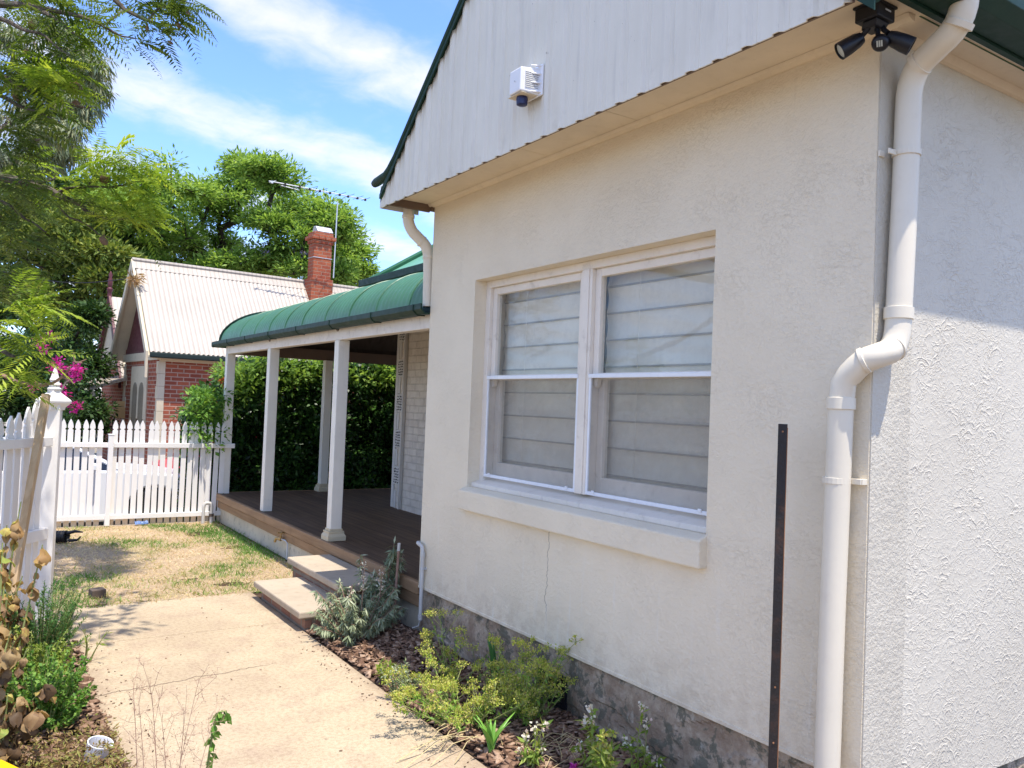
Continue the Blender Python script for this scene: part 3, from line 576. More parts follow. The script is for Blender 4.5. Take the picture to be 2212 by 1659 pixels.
# window
win = MB(); xf = W + .085
for (a, b, c, d) in ((WY0, WY0 + .05, WZ0, WZ1), (WY1 - .05, WY1, WZ0, WZ1), (3.432, 3.522, 1.15, WZ1 - .045), (WY0 + .05, 3.432, WZ1 - .045, WZ1), (3.522, WY1 - .05, WZ1 - .045, WZ1), (3.432, 3.522, WZ1 - .045, WZ1)):
    win.box(xf, xf + .09, a, b, c, d)
win.box(xf - .006, xf, 3.452, 3.502, 1.152, 2.36)
window = win.build('window', m_sash, house, 0.004)
g = MB(); g.prism([(W + .03, WY0, 1.085), (W + .03, WY0, 1.112), (xf + .09, WY0, 1.152), (xf + .09, WY0, 1.085)], (0, WY1 - WY0, 0))
g.build('sill_board', m_sash, window, 0.004)
for (a, b) in ((WY0 + .05, 3.432), (3.522, WY1 - .05)):
    s = MB(); x0 = xf + .025; zt = WZ1 - .045; zm = 1.772
    s.box(x0, x0 + .04, a, a + .045, zm, zt); s.box(x0, x0 + .04, b - .045, b, zm, zt); s.box(x0, x0 + .04, a + .045, b - .045, zt - .045, zt); s.box(x0 - .004, x0 + .04, a + .045, b - .045, zm - .005, zm + .028)
    for yy in (a + .022, b - .022): s.prism([(x0 + .004, yy - .02, zm), (x0 + .004, yy + .02, zm), (x0 + .004, yy + .014, zm - .035), (x0 + .004, yy, zm - .05), (x0 + .004, yy - .014, zm - .035)], (.03, 0, 0))
    s.build('upper_sash', m_sash, window, 0.004)
    s = MB(); x1 = xf + .068
    s.box(x1, x1 + .04, a, a + .05, 1.155, zm + .03); s.box(x1, x1 + .04, b - .05, b, 1.155, zm + .03); s.box(x1, x1 + .04, a + .05, b - .05, 1.155, 1.245); s.box(x1, x1 + .04, a + .05, b - .05, zm, zm + .03)
    s.build('lower_sash', m_sash, window, 0.004)
    g = MB(); g.box(x0 + .02, x0 + .024, a + .04, b - .04, zm + .02, zt - .04); g.build('upper_pane', m_glass, window)
    g = MB(); g.box(x1 + .02, x1 + .024, a + .045, b - .045, 1.24, zm + .005); g.build('lower_pane', m_glass, window)
    s = MB(); xs = xf + .002
    s.box(xs, xs + .014, a + .001, a + .016, 1.153, zm); s.box(xs, xs + .014, b - .016, b - .001, 1.153, zm); s.box(xs, xs + .014, a + .016, b - .016, 1.153, 1.172); s.box(xs - .006, xs + .014, a + .001, b - .001, zm, zm + .022)
    s.box(xs - .008, xs, a + .06, a + .08, 1.165, 1.18); s.box(xs - .008, xs, b - .08, b - .06, 1.165, 1.18)
    fs = s.build('screen_frame', m_alu, window, 0.002)
    g = MB(); g.box(xs + .006, xs + .0075, a + .014, b - .014, 1.170, zm + .002); g.build('insect_screen', m_screen, window)
    # roman blind: shallow billows between battens
    zs = [2.42 - .145 * k for k in range(11)]
    def bl(u, v_, a=a, b=b):
        z = 2.42 - v_ * 1.40; ph = (2.42 - z) / .145; fr = ph - math.floor(ph)
        return (xf + .135 + .010 * math.sin(math.pi * fr) + .003 * mnoise.noise(Vector((u * 4, v_ * 9, a))), a - .03 + (b - a + .06) * u, z)
    g = MB(); g.grid(bl, 24, 110)
    for yy in (a + .14, b - .25): g.tube([(xf + .118, yy, 2.40), (xf + .118, yy, 1.18)], .0016, 5)
    g.build('blind', m_blind, window, 0, True)
    g = MB()
    for z in zs[1:-1]: g.box(xf + .126, xf + .1345, a - .02, b + .02, z - .006, z + .003)
    g.build('blind_battens', m_batten, window, 0.001)
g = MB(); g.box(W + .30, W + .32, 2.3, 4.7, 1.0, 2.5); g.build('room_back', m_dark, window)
g = MB(); g.prism([(W - .048, 2.475, .942), (W - .048, 2.475, 1.066), (W + .004, 2.475, 1.086), (W + .03, 2.475, 1.086), (W + .03, 2.475, .942)], (0, 4.545 - 2.475, 0))
g.build('window_ledge', m_front, house, 0.008)
# eaves of the gable
XC = 2.292
for (a, b) in ((1.565, 2.972), (2.976, 3.704), (3.708, 5.16)):
    g = MB(); g.box(XC + .008, W + .02, a, b, 3.008, 3.018); g.build('soffit', m_soffit, house)
g = MB(); g.prism([(W + .001, 1.60, 2.986), (W - .012, 1.60, 2.986), (W - .030, 1.60, 2.994), (W - .040, 1.60, 3.0065), (W + .001, 1.60, 3.0065)], (0, 3.56, 0)); g.build('eave_moulding', m_soffit, house)
g = MB(); g.box(W - .02, W + .30, YF + .002, 5.16, 2.96, 3.01); g.box(XC + .02, W - .02, 5.16, 5.18, 2.955, 3.03); g.build('eave_end_board', m_dbeam, house)
g = MB(); g.box(XC + .02, 9, 1.60, 5.155, 3.032, 3.05); g.build('ceiling', m_soffit, house)
# ribbed gable cladding: flat pans with raised narrow ribs, cut to the rake
RY, RZ, PT = 3.43, 4.585, 0.8675
def rake(y): return RZ - PT * abs(y - RY)
ys = []; pitch = 0.1412; y = 5.262; k = 0
yb = 4.994 + pitch * 2
cols_ = []
while yb > 1.45:
    for dy, dx in ((.024, 0.0), (.013, -.014), (-.011, -.014), (-.024, 0.0), (-.045, 0.0), (-.052, -.003), (-.058, 0.0)): cols_.append((yb + dy, dx))
    yb -= pitch
cols_ = [(5.262, 0.0)] + [c for c in cols_ if 1.60 < c[0] < 5.26] + [(1.60, 0.0)]
g = MB()
for (ya, xa), (yb, xb) in zip(cols_[:-1], cols_[1:]):
    zb = 2.944
    g.poly([(XC + xa, ya, zb), (XC + xa, ya, rake(ya) - .02), (XC + xb, yb, rake(yb) - .02), (XC + xb, yb, zb)])
    g.poly([(XC + xa + .006, ya, zb), (XC + xb + .006, yb, zb), (XC + xb + .006, yb, rake(yb) - .02), (XC + xa + .006, ya, rake(ya) - .02)])
    g.poly([(XC + xa, ya, zb), (XC + xb, yb, zb), (XC + xb + .006, yb, zb), (XC + xa + .006, ya, zb)])
g.poly([(XC, 5.262, 2.944), (XC + .30, 5.262, 2.944), (XC + .30, 5.262, 3.10), (XC, 5.262, 3.10)])
g.build('gable_cladding', m_clad, house)
g = MB(); g.box(XC + .009, XC + .02, 1.60, 5.255, 2.948, 2.956); g.build('cladding_batten', m_dbeam, house)
# barge cap: rolled dark green edge with a turned up foot
cap = [(5.345, 3.118), (5.30, 3.122), (5.22, 3.128), (5.14, 3.134), (5.085, 3.160)] + [(y, rake(y)) for y in (5.0, 4.6, 4.2, 3.8, RY)] + [(y, rake(y)) for y in (3.0, 2.5, 2.0, 1.5)]
g = MB(); g.tube([(XC - .012, a, b + .012) for a, b in cap], [.026, .032, .032, .032, .030] + [.027] * 9, 10)
cs_ = [(5.20, rake(5.20) - .01), (RY, RZ), (1.5, rake(1.5))]
for (a, b), (c_, d_) in zip(cs_[:-1], cs_[1:]): g.prism([(XC - .030, a, b - .040), (XC - .030, a, b + .01), (XC - .030, c_, d_ + .01), (XC - .030, c_, d_ - .040)], (.008, 0, 0))
g.build('barge_cap', m_gut, house, 0, True)
g = MB()
for s in (1, -1):
    ye = RY + s * 1.83
    g.prism([(XC - .01, RY, RZ + .012), (XC - .01, ye, rake(ye) + .012), (XC - .01, ye, rake(ye) + .04), (XC - .01, RY, RZ + .04)], (8, 0, 0))
g.build('wing_roof', m_green, house)
# side eave on the sunny side: soffit, fascia, dark quad gutter
g = MB(); g.box(W + .02, 9, 1.50, YN + .02, 3.016, 3.028); g.build('side_soffit', m_soffit, house)
g = MB(); g.prism([(2.60, YN - .0045, 2.984), (2.60, YN - .02, 2.988), (2.60, YN - .035, 3.0155), (2.60, YN - .0045, 3.0155)], (6.4, 0, 0)); g.build('side_moulding', m_soffit, house)
g = MB(); g.prism([(2.34, 1.535, 3.000), (2.34, 1.535, 3.125), (2.34, 1.525, 3.125), (2.34, 1.520, 3.012), (2.34, 1.44, 3.012), (2.34, 1.405, 3.045), (2.34, 1.405, 3.13), (2.34, 1.42, 3.14), (2.34, 1.395, 3.146), (2.34, 1.392, 3.038), (2.34, 1.435, 3.000)], (6.6, 0, 0)); g.build('side_gutter', m_gut, house, 0.003)
g = MB(); g.box(2.36, 9, 1.537, 1.56, 2.99, 3.14); g.build('side_fascia', m_gut, house)
# near downpipe: gutter to wall, round the corner, down the front wall
def arc3(p0, p1, p2, n=6):
    p0, p1, p2 = [np.array(p, float) for p in (p0, p1, p2)]
    return [tuple((1 - t) ** 2 * p0 + 2 * t * (1 - t) * p1 + t * t * p2) for t in np.linspace(0, 1, n)]
pr = .044
pts = [(2.700, 1.455, 3.14)] + arc3((2.700, 1.455, 3.03), (2.702, 1.460, 2.945), (2.712, 1.525, 2.915)) + arc3((2.732, 1.600, 2.885), (2.745, 1.665, 2.860), (2.745, 1.672, 2.77))
pts += [(2.735, 1.672, 2.4)] + arc3((2.715, 1.672, 1.955), (2.712, 1.672, 1.868), (2.665, 1.672, 1.846)) + arc3((2.612, 1.690, 1.826), (2.592, 1.735, 1.815), (2.588, 1.795, 1.735)) + [(2.588, 1.803, 1.64), (2.590, 1.815, 0.9), (2.592, 1.822, 0.12)]
g = MB(); g.tube(pts, pr, 20); 
dp = g.build('downpipe', m_pipe, house, 0, True)
def collar(c, d, r, h, name='pipe_collar', par=None):
    g = MB(); g.lathe([(r - .006, -h), (r, -h + .002), (r, h - .002), (r - .006, h)], c, d, 20); g.build(name, m_pipe, par, 0, True)
collar((2.7168, 1.672, 1.985), (.02, 0, 1), pr + .006, .022, par=dp); collar((2.588, 1.803, 1.66), (0, 0, 1), pr + .006, .022, par=dp)
collar((2.703, 1.475, 2.945), (0.02, .45, -.75), pr + .004, .012, par=dp); collar((2.738, 1.632, 2.868), (.05, .9, -.45), pr + .004, .012, par=dp); collar((2.688, 1.672, 1.860), (-.8, 0, -.45), pr + .004, .008, par=dp); collar((2.597, 1.722, 1.812), (-.3, .8, -.4), pr + .004, .008, par=dp)
for (c, tx, ty) in (((2.739, 1.672, 2.56), -1, 0), ((2.589, 1.812, 1.385), 0, -1)):
    g = MB(); g.lathe([(pr + .001, -.011), (pr + .0045, -.011), (pr + .0045, .011), (pr + .001, .011)], c, (0, 0, 1), 20)
    if tx: g.obox((c[0] - pr - .022, c[1] + .012, c[2] - .004), ((1, 0, 0), (0, 1, 0), (0, 0, 1)), (.024, .003, .009)); g.obox((c[0] - pr - .03, YN - .008, c[2] - .004), ((1, 0, 0), (0, 1, 0), (0, 0, 1)), (.014, .004, .011))
    else: g.obox((c[0] + .030, c[1] - pr - .014, c[2]), ((1, 0, 0), (0, 1, 0), (0, 0, 1)), (.003, .018, .010)); g.obox((W - .006, c[1] - pr - .022, c[2]), ((1, 0, 0), (0, 1, 0), (0, 0, 1)), (.022, .014, .010))
    g.build('pipe_bracket', m_pipe, dp, 0.001)
# far downpipe: swan neck from the gable eave to the verandah roof
pts = [(2.50, 5.235, 3.0), (2.50, 5.235, 2.93)] + arc3((2.50, 5.235, 2.90), (2.505, 5.235, 2.85), (2.54, 5.225, 2.805)) + arc3((2.615, 5.20, 2.735), (2.645, 5.19, 2.70), (2.652, 5.19, 2.63)) + [(2.658, 5.19, 2.5), (2.662, 5.19, 2.29)]
g = MB(); g.tube(pts, .040, 18); dq = g.build('downpipe', m_pipe, house, 0, True)
collar((2.50, 5.235, 2.915), (0, 0, 1), .045, .012, par=dq); collar((2.60, 5.206, 2.748), (.7, -.25, -.65), .044, .008, par=dq); collar((2.652, 5.19, 2.64), (0, 0, 1), .045, .012, par=dq)
# main block behind the verandah: painted brick wall, vermiculated quoin strip, hipped green roof
g = MB(); g.box(4.25, 4.49, YF, 8.995, 0.33, 2.98); g.box(4.49, 12, 8.755, 8.995, 0.33, 2.98); g.build('painted_brick_wall', m_pbrick, house)
q = MB(); xq = 4.232
q.box(xq, 4.252, 8.955, 9.02, .355, 2.9); q.box(4.20, 4.248, 8.742, 8.765, .355, 2.9)
for z0 in (2.34, 1.92, 1.505, 1.08, 0.645): q.box(xq, 4.251, 8.80, 8.955, z0 - .01, z0 + .20)
for z0 in (2.13, 1.71, 1.285, 0.85, .36): q.box(xq + .006, 4.251, 8.905, 8.955, z0, z0 + .20)
qs = q.build('quoin_strip', m_quoin, house, 0.006)
for z0 in (2.34, 1.92, 1.505, 1.08, 0.645):
    h = MB()
    for a in range(5):
        for b in range(6):
            cy = 8.822 + a * .030 + random.uniform(-.005, .005); cz = z0 + .015 + b * .031 + random.uniform(-.005, .005)
            h.obox((xq - .0015, cy, cz), ((1, 0, 0), (0, math.cos(.4 * a + b), math.sin(.4 * a + b)), (0, -math.sin(.4 * a + b), math.cos(.4 * a + b))), (.0012, random.uniform(.005, .009), random.uniform(.006, .011)))
    h.build('carved_hollows', m_dark, qs)
ez, ep = 3.12, math.tan(R_(36))
g = MB(); e = 4.16; fy = 9.80; hr = 2.6
g.poly([(e, fy, ez), (e, 3.0, ez), (e + hr, 3.0, ez + hr * ep), (e + hr, fy - hr, ez + hr * ep)]); g.poly([(e, fy, ez), (e + hr, fy - hr, ez + hr * ep), (14, fy - hr, ez + hr * ep), (14, fy, ez)])
mr = g.build('main_roof', m_pgreen, house); sd = mr.modifiers.new('thick', 'SOLIDIFY'); sd.thickness = 0.04
g = MB(); g.tube([(e, fy, ez + .02), (e + hr, fy - hr, ez + hr * ep + .02)], .045, 8); g.build('hip_cap', m_green, house, 0, True)
g = MB(); g.box(e - .10, e, 3.0, fy + .1, ez - .06, ez + .035); g.box(e, 14, fy, fy + .10, ez - .06, ez + .035); g.build('main_gutter', m_gut, house, 0.012)
g = MB(); g.box(e + .001, 4.60, 5.3, fy - .001, 2.90, ez - .061); g.build('main_fascia', m_dbeam, house)

# ------------------------------------------------------------------ verandah
ver = thing('verandah', 'open verandah with green bullnose iron roof, white square posts and brown timber deck', 'verandah', (2.7, 10.9, 0))
g = MB(); g.box(2.672, 4.245, YF + .005, 10.92, .315, .35); g.box(4.245, 9, 9.025, 10.92, .315, .35); g.build('deck', m_deck, ver)
g = MB(); g.box(2.645, 2.690, YF + .006, 10.94, .268, .354); g.box(2.69, 9, 10.921, 10.945, .268, .354); g.build('deck_edge', m_decke, ver, 0.008)
g = MB(); g.box(2.668, 2.696, YF + .006, 10.938, .175, .260); g.build('deck_fascia', m_decke, ver, 0.006)
g = MB(); g.box(2.700, 2.85, YF + .006, 10.93, -.2, .312); g.box(2.85, 9, 10.78, 10.918, -.2, .312); g.build('base_wall', m_basew, ver)
PW = .052
for (px, py, base) in ((2.752, 10.875, 0), (2.752, 9.05, 0), (2.752, 7.02, 1), (4.05, 10.82, 1), (5.4, 10.82, 0)):
    g = MB(); g.box(px - PW, px + PW, py - PW, py + PW, .352, 2.142); po = g.build('post', m_post, ver, 0.005)
    if base:
        g = MB(); g.prism([(px - .085, py - .085, .351), (px + .085, py - .085, .351), (px + .085, py + .085, .351), (px - .085, py + .085, .351)], (0, 0, .040))
        a, b = .085, .060; z0, z1 = .391, .418
        lo = [(px - a, py - a, z0), (px + a, py - a, z0), (px + a, py + a, z0), (px - a, py + a, z0)]; hi = [(px - .068, py - .068, z1), (px + .068, py - .068, z1), (px + .068, py + .068, z1), (px - .068, py + .068, z1)]
        for k in range(4): g.poly([lo[k], lo[(k + 1) % 4], hi[(k + 1) % 4], hi[k]])
        g.box(px - .072, px + .072, py - .072, py + .072, .418, .436); g.box(px - .060, px + .060, py - .060, py + .060, .436, .456)
        g.build('post_base', m_pbase, po, 0.003)
g = MB(); g.box(2.705, 2.785, YF + .006, 10.93, 2.142, 2.245); g.build('front_beam', m_beam, ver, 0.004)
g = MB(); g.box(2.79, 9, 10.84, 10.92, 2.142, 2.285); g.build('far_beam', m_dbeam, ver, 0.004)
def bull(d):
    a, b = .56, .40
    if d < a: return 2.295 + b * math.sqrt(max(0, 1 - ((a - d) / a) ** 2)) * 1.0
    return 2.295 + b + (d - a) * .14
EX, EY = 2.655, 11.06
ds = [.56 * (1 - math.cos(math.pi / 2 * k / 16)) for k in range(17)] + [.7, .9, 1.15, 1.4, 1.60]
g = MB(); st = .076 / 4; ny = int((EY - 5.15) / st) + 1
rows = []
for i in range(ny + 1):
    y = min(5.15 + i * st, EY); row = []
    for d in ds:
        dd = min(d, EY - y + .0); cor = .0065 * math.cos(2 * math.pi * (y - 5.15) / .076)
        row.append(g.vert((EX + dd, y, bull(dd) + cor)))
    rows.append(row)
for i in range(ny):
    for j in range(len(ds) - 1):
        if ds[j] >= EY - (5.15 + i * st): continue
        g.face((rows[i][j], rows[i + 1][j], rows[i + 1][j + 1], rows[i][j + 1]))
nx = int(6.0 / st); rows = []
for i in range(nx + 1):
    x = EX + i * st; row = []
    for d in ds:
        dd = min(d, x - EX); cor = .0065 * math.cos(2 * math.pi * (x - EX) / .076); row.append(g.vert((x, EY - dd, bull(dd) + cor)))
    rows.append(row)
for i in range(nx):
    for j in range(len(ds) - 1):
        if ds[j] >= (i + 1) * st: continue
        g.face((rows[i][j], rows[i][j + 1], rows[i + 1][j + 1], rows[i + 1][j]))
vr = g.build('bullnose_roof', m_green, ver, 0, True)
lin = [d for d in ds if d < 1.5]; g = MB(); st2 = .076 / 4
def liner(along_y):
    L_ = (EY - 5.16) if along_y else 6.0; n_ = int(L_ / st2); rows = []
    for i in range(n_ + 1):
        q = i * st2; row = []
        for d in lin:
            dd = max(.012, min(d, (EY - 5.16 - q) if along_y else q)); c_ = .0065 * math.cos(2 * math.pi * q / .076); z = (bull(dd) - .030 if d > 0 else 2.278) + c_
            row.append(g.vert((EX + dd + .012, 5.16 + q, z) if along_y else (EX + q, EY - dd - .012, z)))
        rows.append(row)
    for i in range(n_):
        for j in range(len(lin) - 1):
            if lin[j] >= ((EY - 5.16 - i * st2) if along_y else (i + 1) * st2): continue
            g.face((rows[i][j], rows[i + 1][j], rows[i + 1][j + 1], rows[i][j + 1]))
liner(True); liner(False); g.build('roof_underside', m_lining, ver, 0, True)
for y in (5.49, 6.09, 6.66, 7.24, 7.87, 8.40, 8.95, 9.50, 10.11):
    g = MB(); dd = [d for d in ds if d < EY - y]; g.tube([(EX + d, y, bull(d) + .009) for d in dd], .0035, 6); g.tube([(EX + d, y - .012, bull(d) + .007) for d in dd], .0035, 5); g.build('lap_seam', m_green, vr)
g = MB(); hp = [(EX + d, EY - d, bull(d) + .012) for d in ds]; g.tube(hp, .020, 8); g.build('hip_flashing', m_gut, vr, 0, True)
for y in (7.02, 9.05):
    g = MB(); d2 = ds[:17]; g.prism([(EX + d + .02, y - .025, bull(d) - .016) for d in d2] + [(EX + d + .05, y - .025, bull(d) - .075) for d in d2[::-1]], (0, .05, 0)); g.build('curved_rafter', m_dbeam, ver)
g = MB(); g.prism([(2.668, YF + .004, 2.232), (2.668, YF + .004, 2.300), (2.661, YF + .004, 2.300), (2.659, YF + .004, 2.242), (2.615, YF + .004, 2.240), (2.590, YF + .004, 2.262), (2.588, YF + .004, 2.300), (2.575, YF + .004, 2.304), (2.575, YF + .004, 2.262), (2.607, YF + .004, 2.231)], (0, EY + .05 - YF, 0))
gt = g.build('gutter', m_gut, ver, 0.003)
for y in (5.25, 6.0, 6.9, 7.8, 8.7, 9.6, 10.4):
    g = MB(); g.tube([(2.670, y, 2.229), (2.606, y, 2.228), (2.573, y, 2.260), (2.572, y, 2.302)], .004, 6); g.build('gutter_clip', m_gut, gt)
g = MB(); g.box(2.575, 9, 11.112, 11.19, 2.232, 2.304); g.build('end_gutter', m_gut, ver, 0.015)
g = MB(); g.box(3.2, 4.24, 5.16, 5.2, 1.8, 2.65); g.build('end_lining', m_beam, ver) if False else None

# ------------------------------------------------------------------ steps
stp = thing('garden_steps', 'two low brick steps with pale concrete treads up to the deck', 'steps', (2.3, 6.1, 0))
g = MB(); g.box(1.935, 2.36, 5.50, 6.60, .088, .138); g.build('lower_tread', m_stepc, stp, 0.010)
g = MB(); g.box(1.990, 2.36, 5.54, 6.56, -.05, .087); g.build('lower_riser', m_stepb, stp, 0.004)
g = MB(); g.box(2.285, 2.664, 5.64, 6.86, .205, .258); g.build('upper_tread', m_stepc, stp, 0.010)
g = MB(); g.box(2.325, 2.66, 5.68, 6.82, .02, .204); g.build('upper_riser', m_stepb, stp, 0.004)
# ------------------------------------------------------------------ things fixed to the house
al = thing('alarm_siren', 'white louvred alarm siren box with navy strobe below on the gable cladding', 'alarm box', (2.29, 3.40, 3.15))
def taper(y0, y1, z0, z1, x0, Y0, Y1, Z0, Z1, x1, mb):
    a = [(x0, y0, z0), (x0, y1, z0), (x0, y1, z1), (x0, y0, z1)]; b = [(x1, Y0, Z0), (x1, Y1, Z0), (x1, Y1, Z1), (x1, Y0, Z1)]
    i = [mb.vert(p) for p in a + b]
    mb.face((i[0], i[1], i[2], i[3])); mb.face((i[7], i[6], i[5], i[4]))
    for k in range(4): mb.face((i[k], i[k + 4], i[(k + 1) % 4 + 4], i[(k + 1) % 4]))
g = MB(); taper(3.322, 3.470, 3.152, 3.288, 2.272, 3.336, 3.436, 3.158, 3.276, 2.165, g); g.build('siren_body', m_wplast, al, 0.006)
g = MB(); g.box(2.2655, 2.2755, 3.296, 3.492, 3.146, 3.302)
for z in (3.160, 3.205, 3.250, 3.290): g.prism([(2.270, 3.300, z), (2.270, 3.326, z), (2.215, 3.3285, z)], (0, 0, .006))
g.build('back_plate', m_wplast, al, 0.003)
g = MB()
for k in range(9):
    z = 3.180 + k * .0095; g.prism([(2.262, 3.3195, z), (2.190, 3.3290, z), (2.190, 3.3325, z + .005), (2.262, 3.3230, z + .005)], (0, .003, 0))
g.build('louvres', m_zinc, al)
g = MB(); g.box(2.172, 2.264, 3.334, 3.456, 3.1495, 3.1535); g.build('base_lid', m_soffit, al, 0.002)
g = MB(); g.lathe([(.027, 0), (.030, -.012), (.027, -.040), (.015, -.046)], (2.215, 3.392, 3.150), (0, 0, 1), 20); g.build('strobe_lens', m_navy, al, 0, True)
g = MB(); g.lathe([(.004, 0), (.004, .002)], (2.163, 3.385, 3.215), (-1, 0, 0), 10); g.build('screw', m_zinc, al)

fl = thing('security_light', 'black twin-headed security floodlight with motion sensor under the gable eave', 'floodlight', (2.47, 1.66, 3.005))
g = MB(); taper(1.600, 1.715, 2.935, 3.007, 2.415, 1.600, 1.715, 2.935, 3.007, 2.545, g); g.box(2.405, 2.555, 1.592, 1.722, 2.995, 3.007)
g.prism([(2.43, 1.615, 2.935), (2.53, 1.615, 2.935), (2.52, 1.63, 2.905), (2.44, 1.63, 2.905)], (0, .07, 0)); g.build('mount', m_bplast, fl, 0.006)
g = MB(); g.box(2.458, 2.498, 1.5905, 1.5925, 2.965, 2.972); g.build('mount_plate', m_zinc, fl)
def spot(base, d, L=.115, r=.040):
    base = np.array(base); d = np.array(d, float); d /= np.linalg.norm(d)
    g = MB(); g.lathe([(.012, 0), (.026, .004), (.034, .03), (r - .001, .075), (r, L), (r - .004, L + .001), (r - .005, L - .010)], base, d, 24)
    hd = g.build('lamp_head', m_bplast, fl, 0, True); g = MB(); g.lathe([(r - .006, 0), (r - .012, .003)], base + d * (L - .009), d, 24); g.build('lens', m_lens, hd, 0, True)
    return base
b1 = spot((2.455, 1.700, 2.880), (-.55, .48, -.48)); g = MB(); g.tube([(2.455, 1.655, 2.935), (2.452, 1.672, 2.905), (2.455, 1.704, 2.886)], .012, 10); g.build('arm', m_bplast, fl, 0, True)
b2 = spot((2.505, 1.612, 2.868), (.50, -.62, -.45)); g = MB(); g.tube([(2.50, 1.640, 2.935), (2.502, 1.625, 2.90), (2.50, 1.605, 2.878)], .012, 10); g.build('arm', m_bplast, fl, 0, True)
g = MB(); g.lathe([(.015, -.03), (.033, -.018), (.038, .0), (.033, .018), (.022, .026)], (2.472, 1.622, 2.832), (-.75, -.35, -.45), 20); g.tube([(2.48, 1.65, 2.92), (2.485, 1.64, 2.87), (2.478, 1.625, 2.84)], .011, 8); sn = g.build('motion_sensor', m_bplast, fl, 0, True)
g = MB()
c0 = np.array((2.472, 1.622, 2.832)); dd = np.array((-.75, -.35, -.45)); dd /= np.linalg.norm(dd); s1 = np.cross(dd, (0, 0, 1.)); s1 /= np.linalg.norm(s1); s2 = np.cross(s1, dd)
for k in (-1, 0, 1): g.obox(c0 + dd * .0265 + s1 * .009 * k, (s1, s2, dd), (.0032, .013, .001))
g.build('sensor_lens', m_lens, sn)

cp = thing('conduit_pipe', 'thin grey conduit bent round the far corner of the stucco wall', 'conduit', (2.63, 5.12, 0.1))
g = MB(); g.tube([(2.74, 5.155, .625), (2.66, 5.152, .628)] + arc3((2.638, 5.145, .63), (2.625, 5.12, .632), (2.626, 5.085, .625)) + arc3((2.626, 5.07, .622), (2.627, 5.045, .612), (2.627, 5.043, .575)) + [(2.628, 5.043, .12)], .0135, 12); g.build('pipe', m_gpvc, cp, 0, True)
for z in (.565, .135): 
    g = MB(); g.lathe([(.0135, -.016), (.017, -.014), (.017, .014), (.0135, .016)], (2.6275, 5.043, z), (0, 0, 1), 12); g.build('coupling', m_gpvc, cp, 0, True)
g = MB(); g.lathe([(.0145, -.008), (.017, -.008), (.017, .008), (.0145, .008)], (2.6275, 5.043, .47), (0, 0, 1), 12); g.box(2.636, 2.650, 5.020, 5.066, .464, .476); g.build('saddle_clip', m_zinc, cp)
g = MB(); g.tube([(2.628, 5.043, .125), (2.622, 5.05, .08), (2.60, 5.10, .055), (2.63, 5.125, .03)], .005, 6); g.build('cable', m_gpvc, cp, 0, True)

tp = thing('garden_tap', 'brass garden tap on a short pipe beside the steps', 'tap', (2.66, 8.15, 0))
g = MB(); g.tube([(2.675, 8.04, .0), (2.675, 8.04, .16), (2.66, 8.06, .185), (2.64, 8.12, .19), (2.63, 8.20, .19)], .008, 10); g.build('riser_pipe', m_zinc, tp, 0, True)
g = MB(); g.lathe([(.014, -.03), (.02, -.02), (.02, .02), (.014, .03)], (2.635, 8.15, .19), (0, 1, 0), 12); g.tube([(2.63, 8.17, .19), (2.61, 8.21, .185), (2.605, 8.22, .15)], .013, 10); g.tube([(2.635, 8.13, .19), (2.63, 8.13, .225)], .01, 8); g.build('tap_body', m_brass, tp, 0, True)
g = MB(); g.tube([(2.635, 8.095, .255), (2.635, 8.165, .255)], .008, 8); g.tube([(2.6, 8.13, .255), (2.67, 8.13, .255)], .007, 8); g.tube([(2.635, 8.13, .22), (2.635, 8.13, .26)], .006, 8); g.build('tap_handle', m_brass, tp, 0, True)

pst = thing('steel_post', 'black rust-edged steel post standing upright in front of the stucco wall', 'post', (2.50, 1.985, 0))
g = MB(); g.prism([(2.505, 2.004, -.25), (2.478, 1.985, -.25), (2.497, 1.958, -.25), (2.502, 1.962, -.25), (2.487, 1.984, -.25), (2.509, 1.999, -.25)], (0, 0, 1.828)); g.build('angle_bar', m_black, pst, 0.0015)
g = MB(); g.obox((2.4985, 1.9585, .66), ((.57, -.82, 0), (.82, .57, 0), (0, 0, 1)), (.0012, .0022, .905)); g.build('rusted_edge', m_rust, pst)
g = MB()
for z in (1.55, .62, .42): g = MB(); g.lathe([(.0035, 0), (.0035, .0015)], (2.4865, 1.9705, z), (-.82, -.57, 0), 8); g.build('bolt_hole', m_rust, pst)
g.build('bolt_holes', m_zinc, pst) if False else None

fl.scale = (.76, .76, .76); fl.location = (2.488, 1.652, 3.005)
# ------------------------------------------------------------------ picket fences
def picket_mesh(w, h, t, z0=0.0):
    """gothic head over a pinched neck"""
    hw = w / 2; hd = w * 1.7; zh = h - hd; pr_ = [(hw, z0), (hw, zh - .030)]
    for k in range(7):
        a = math.pi * (k / 6); pr_.append((hw - .011 * math.sin(a), zh - .022 + .011 - .011 * math.cos(a) - .006))
    pr_.append((hw, zh + .004))
    for k in range(1, 8):
        u = k / 8; pr_.append((hw * (1 - u ** 1.9), zh + .004 + (hd - .004) * u))
    pr_.append((0.0, h))
    pts = pr_ + [(-x, z) for x, z in pr_[::-1][1:]]
    g = MB(); g.prism([(x, -t / 2, z) for x, z in pts], (0, t, 0)); me = bpy.data.meshes.new('picket'); me.from_pydata(g.v, [], g.f); me.materials.append(m_picket); me.update(); return me
ff = thing('picket_fence', 'white picket fence along the far edge of the dry lawn before the car', 'fence', (0.85, 10.83, 0))
pm = picket_mesh(.058, 1.262, .018)
k = 0; x = .888 - 44 * .0785
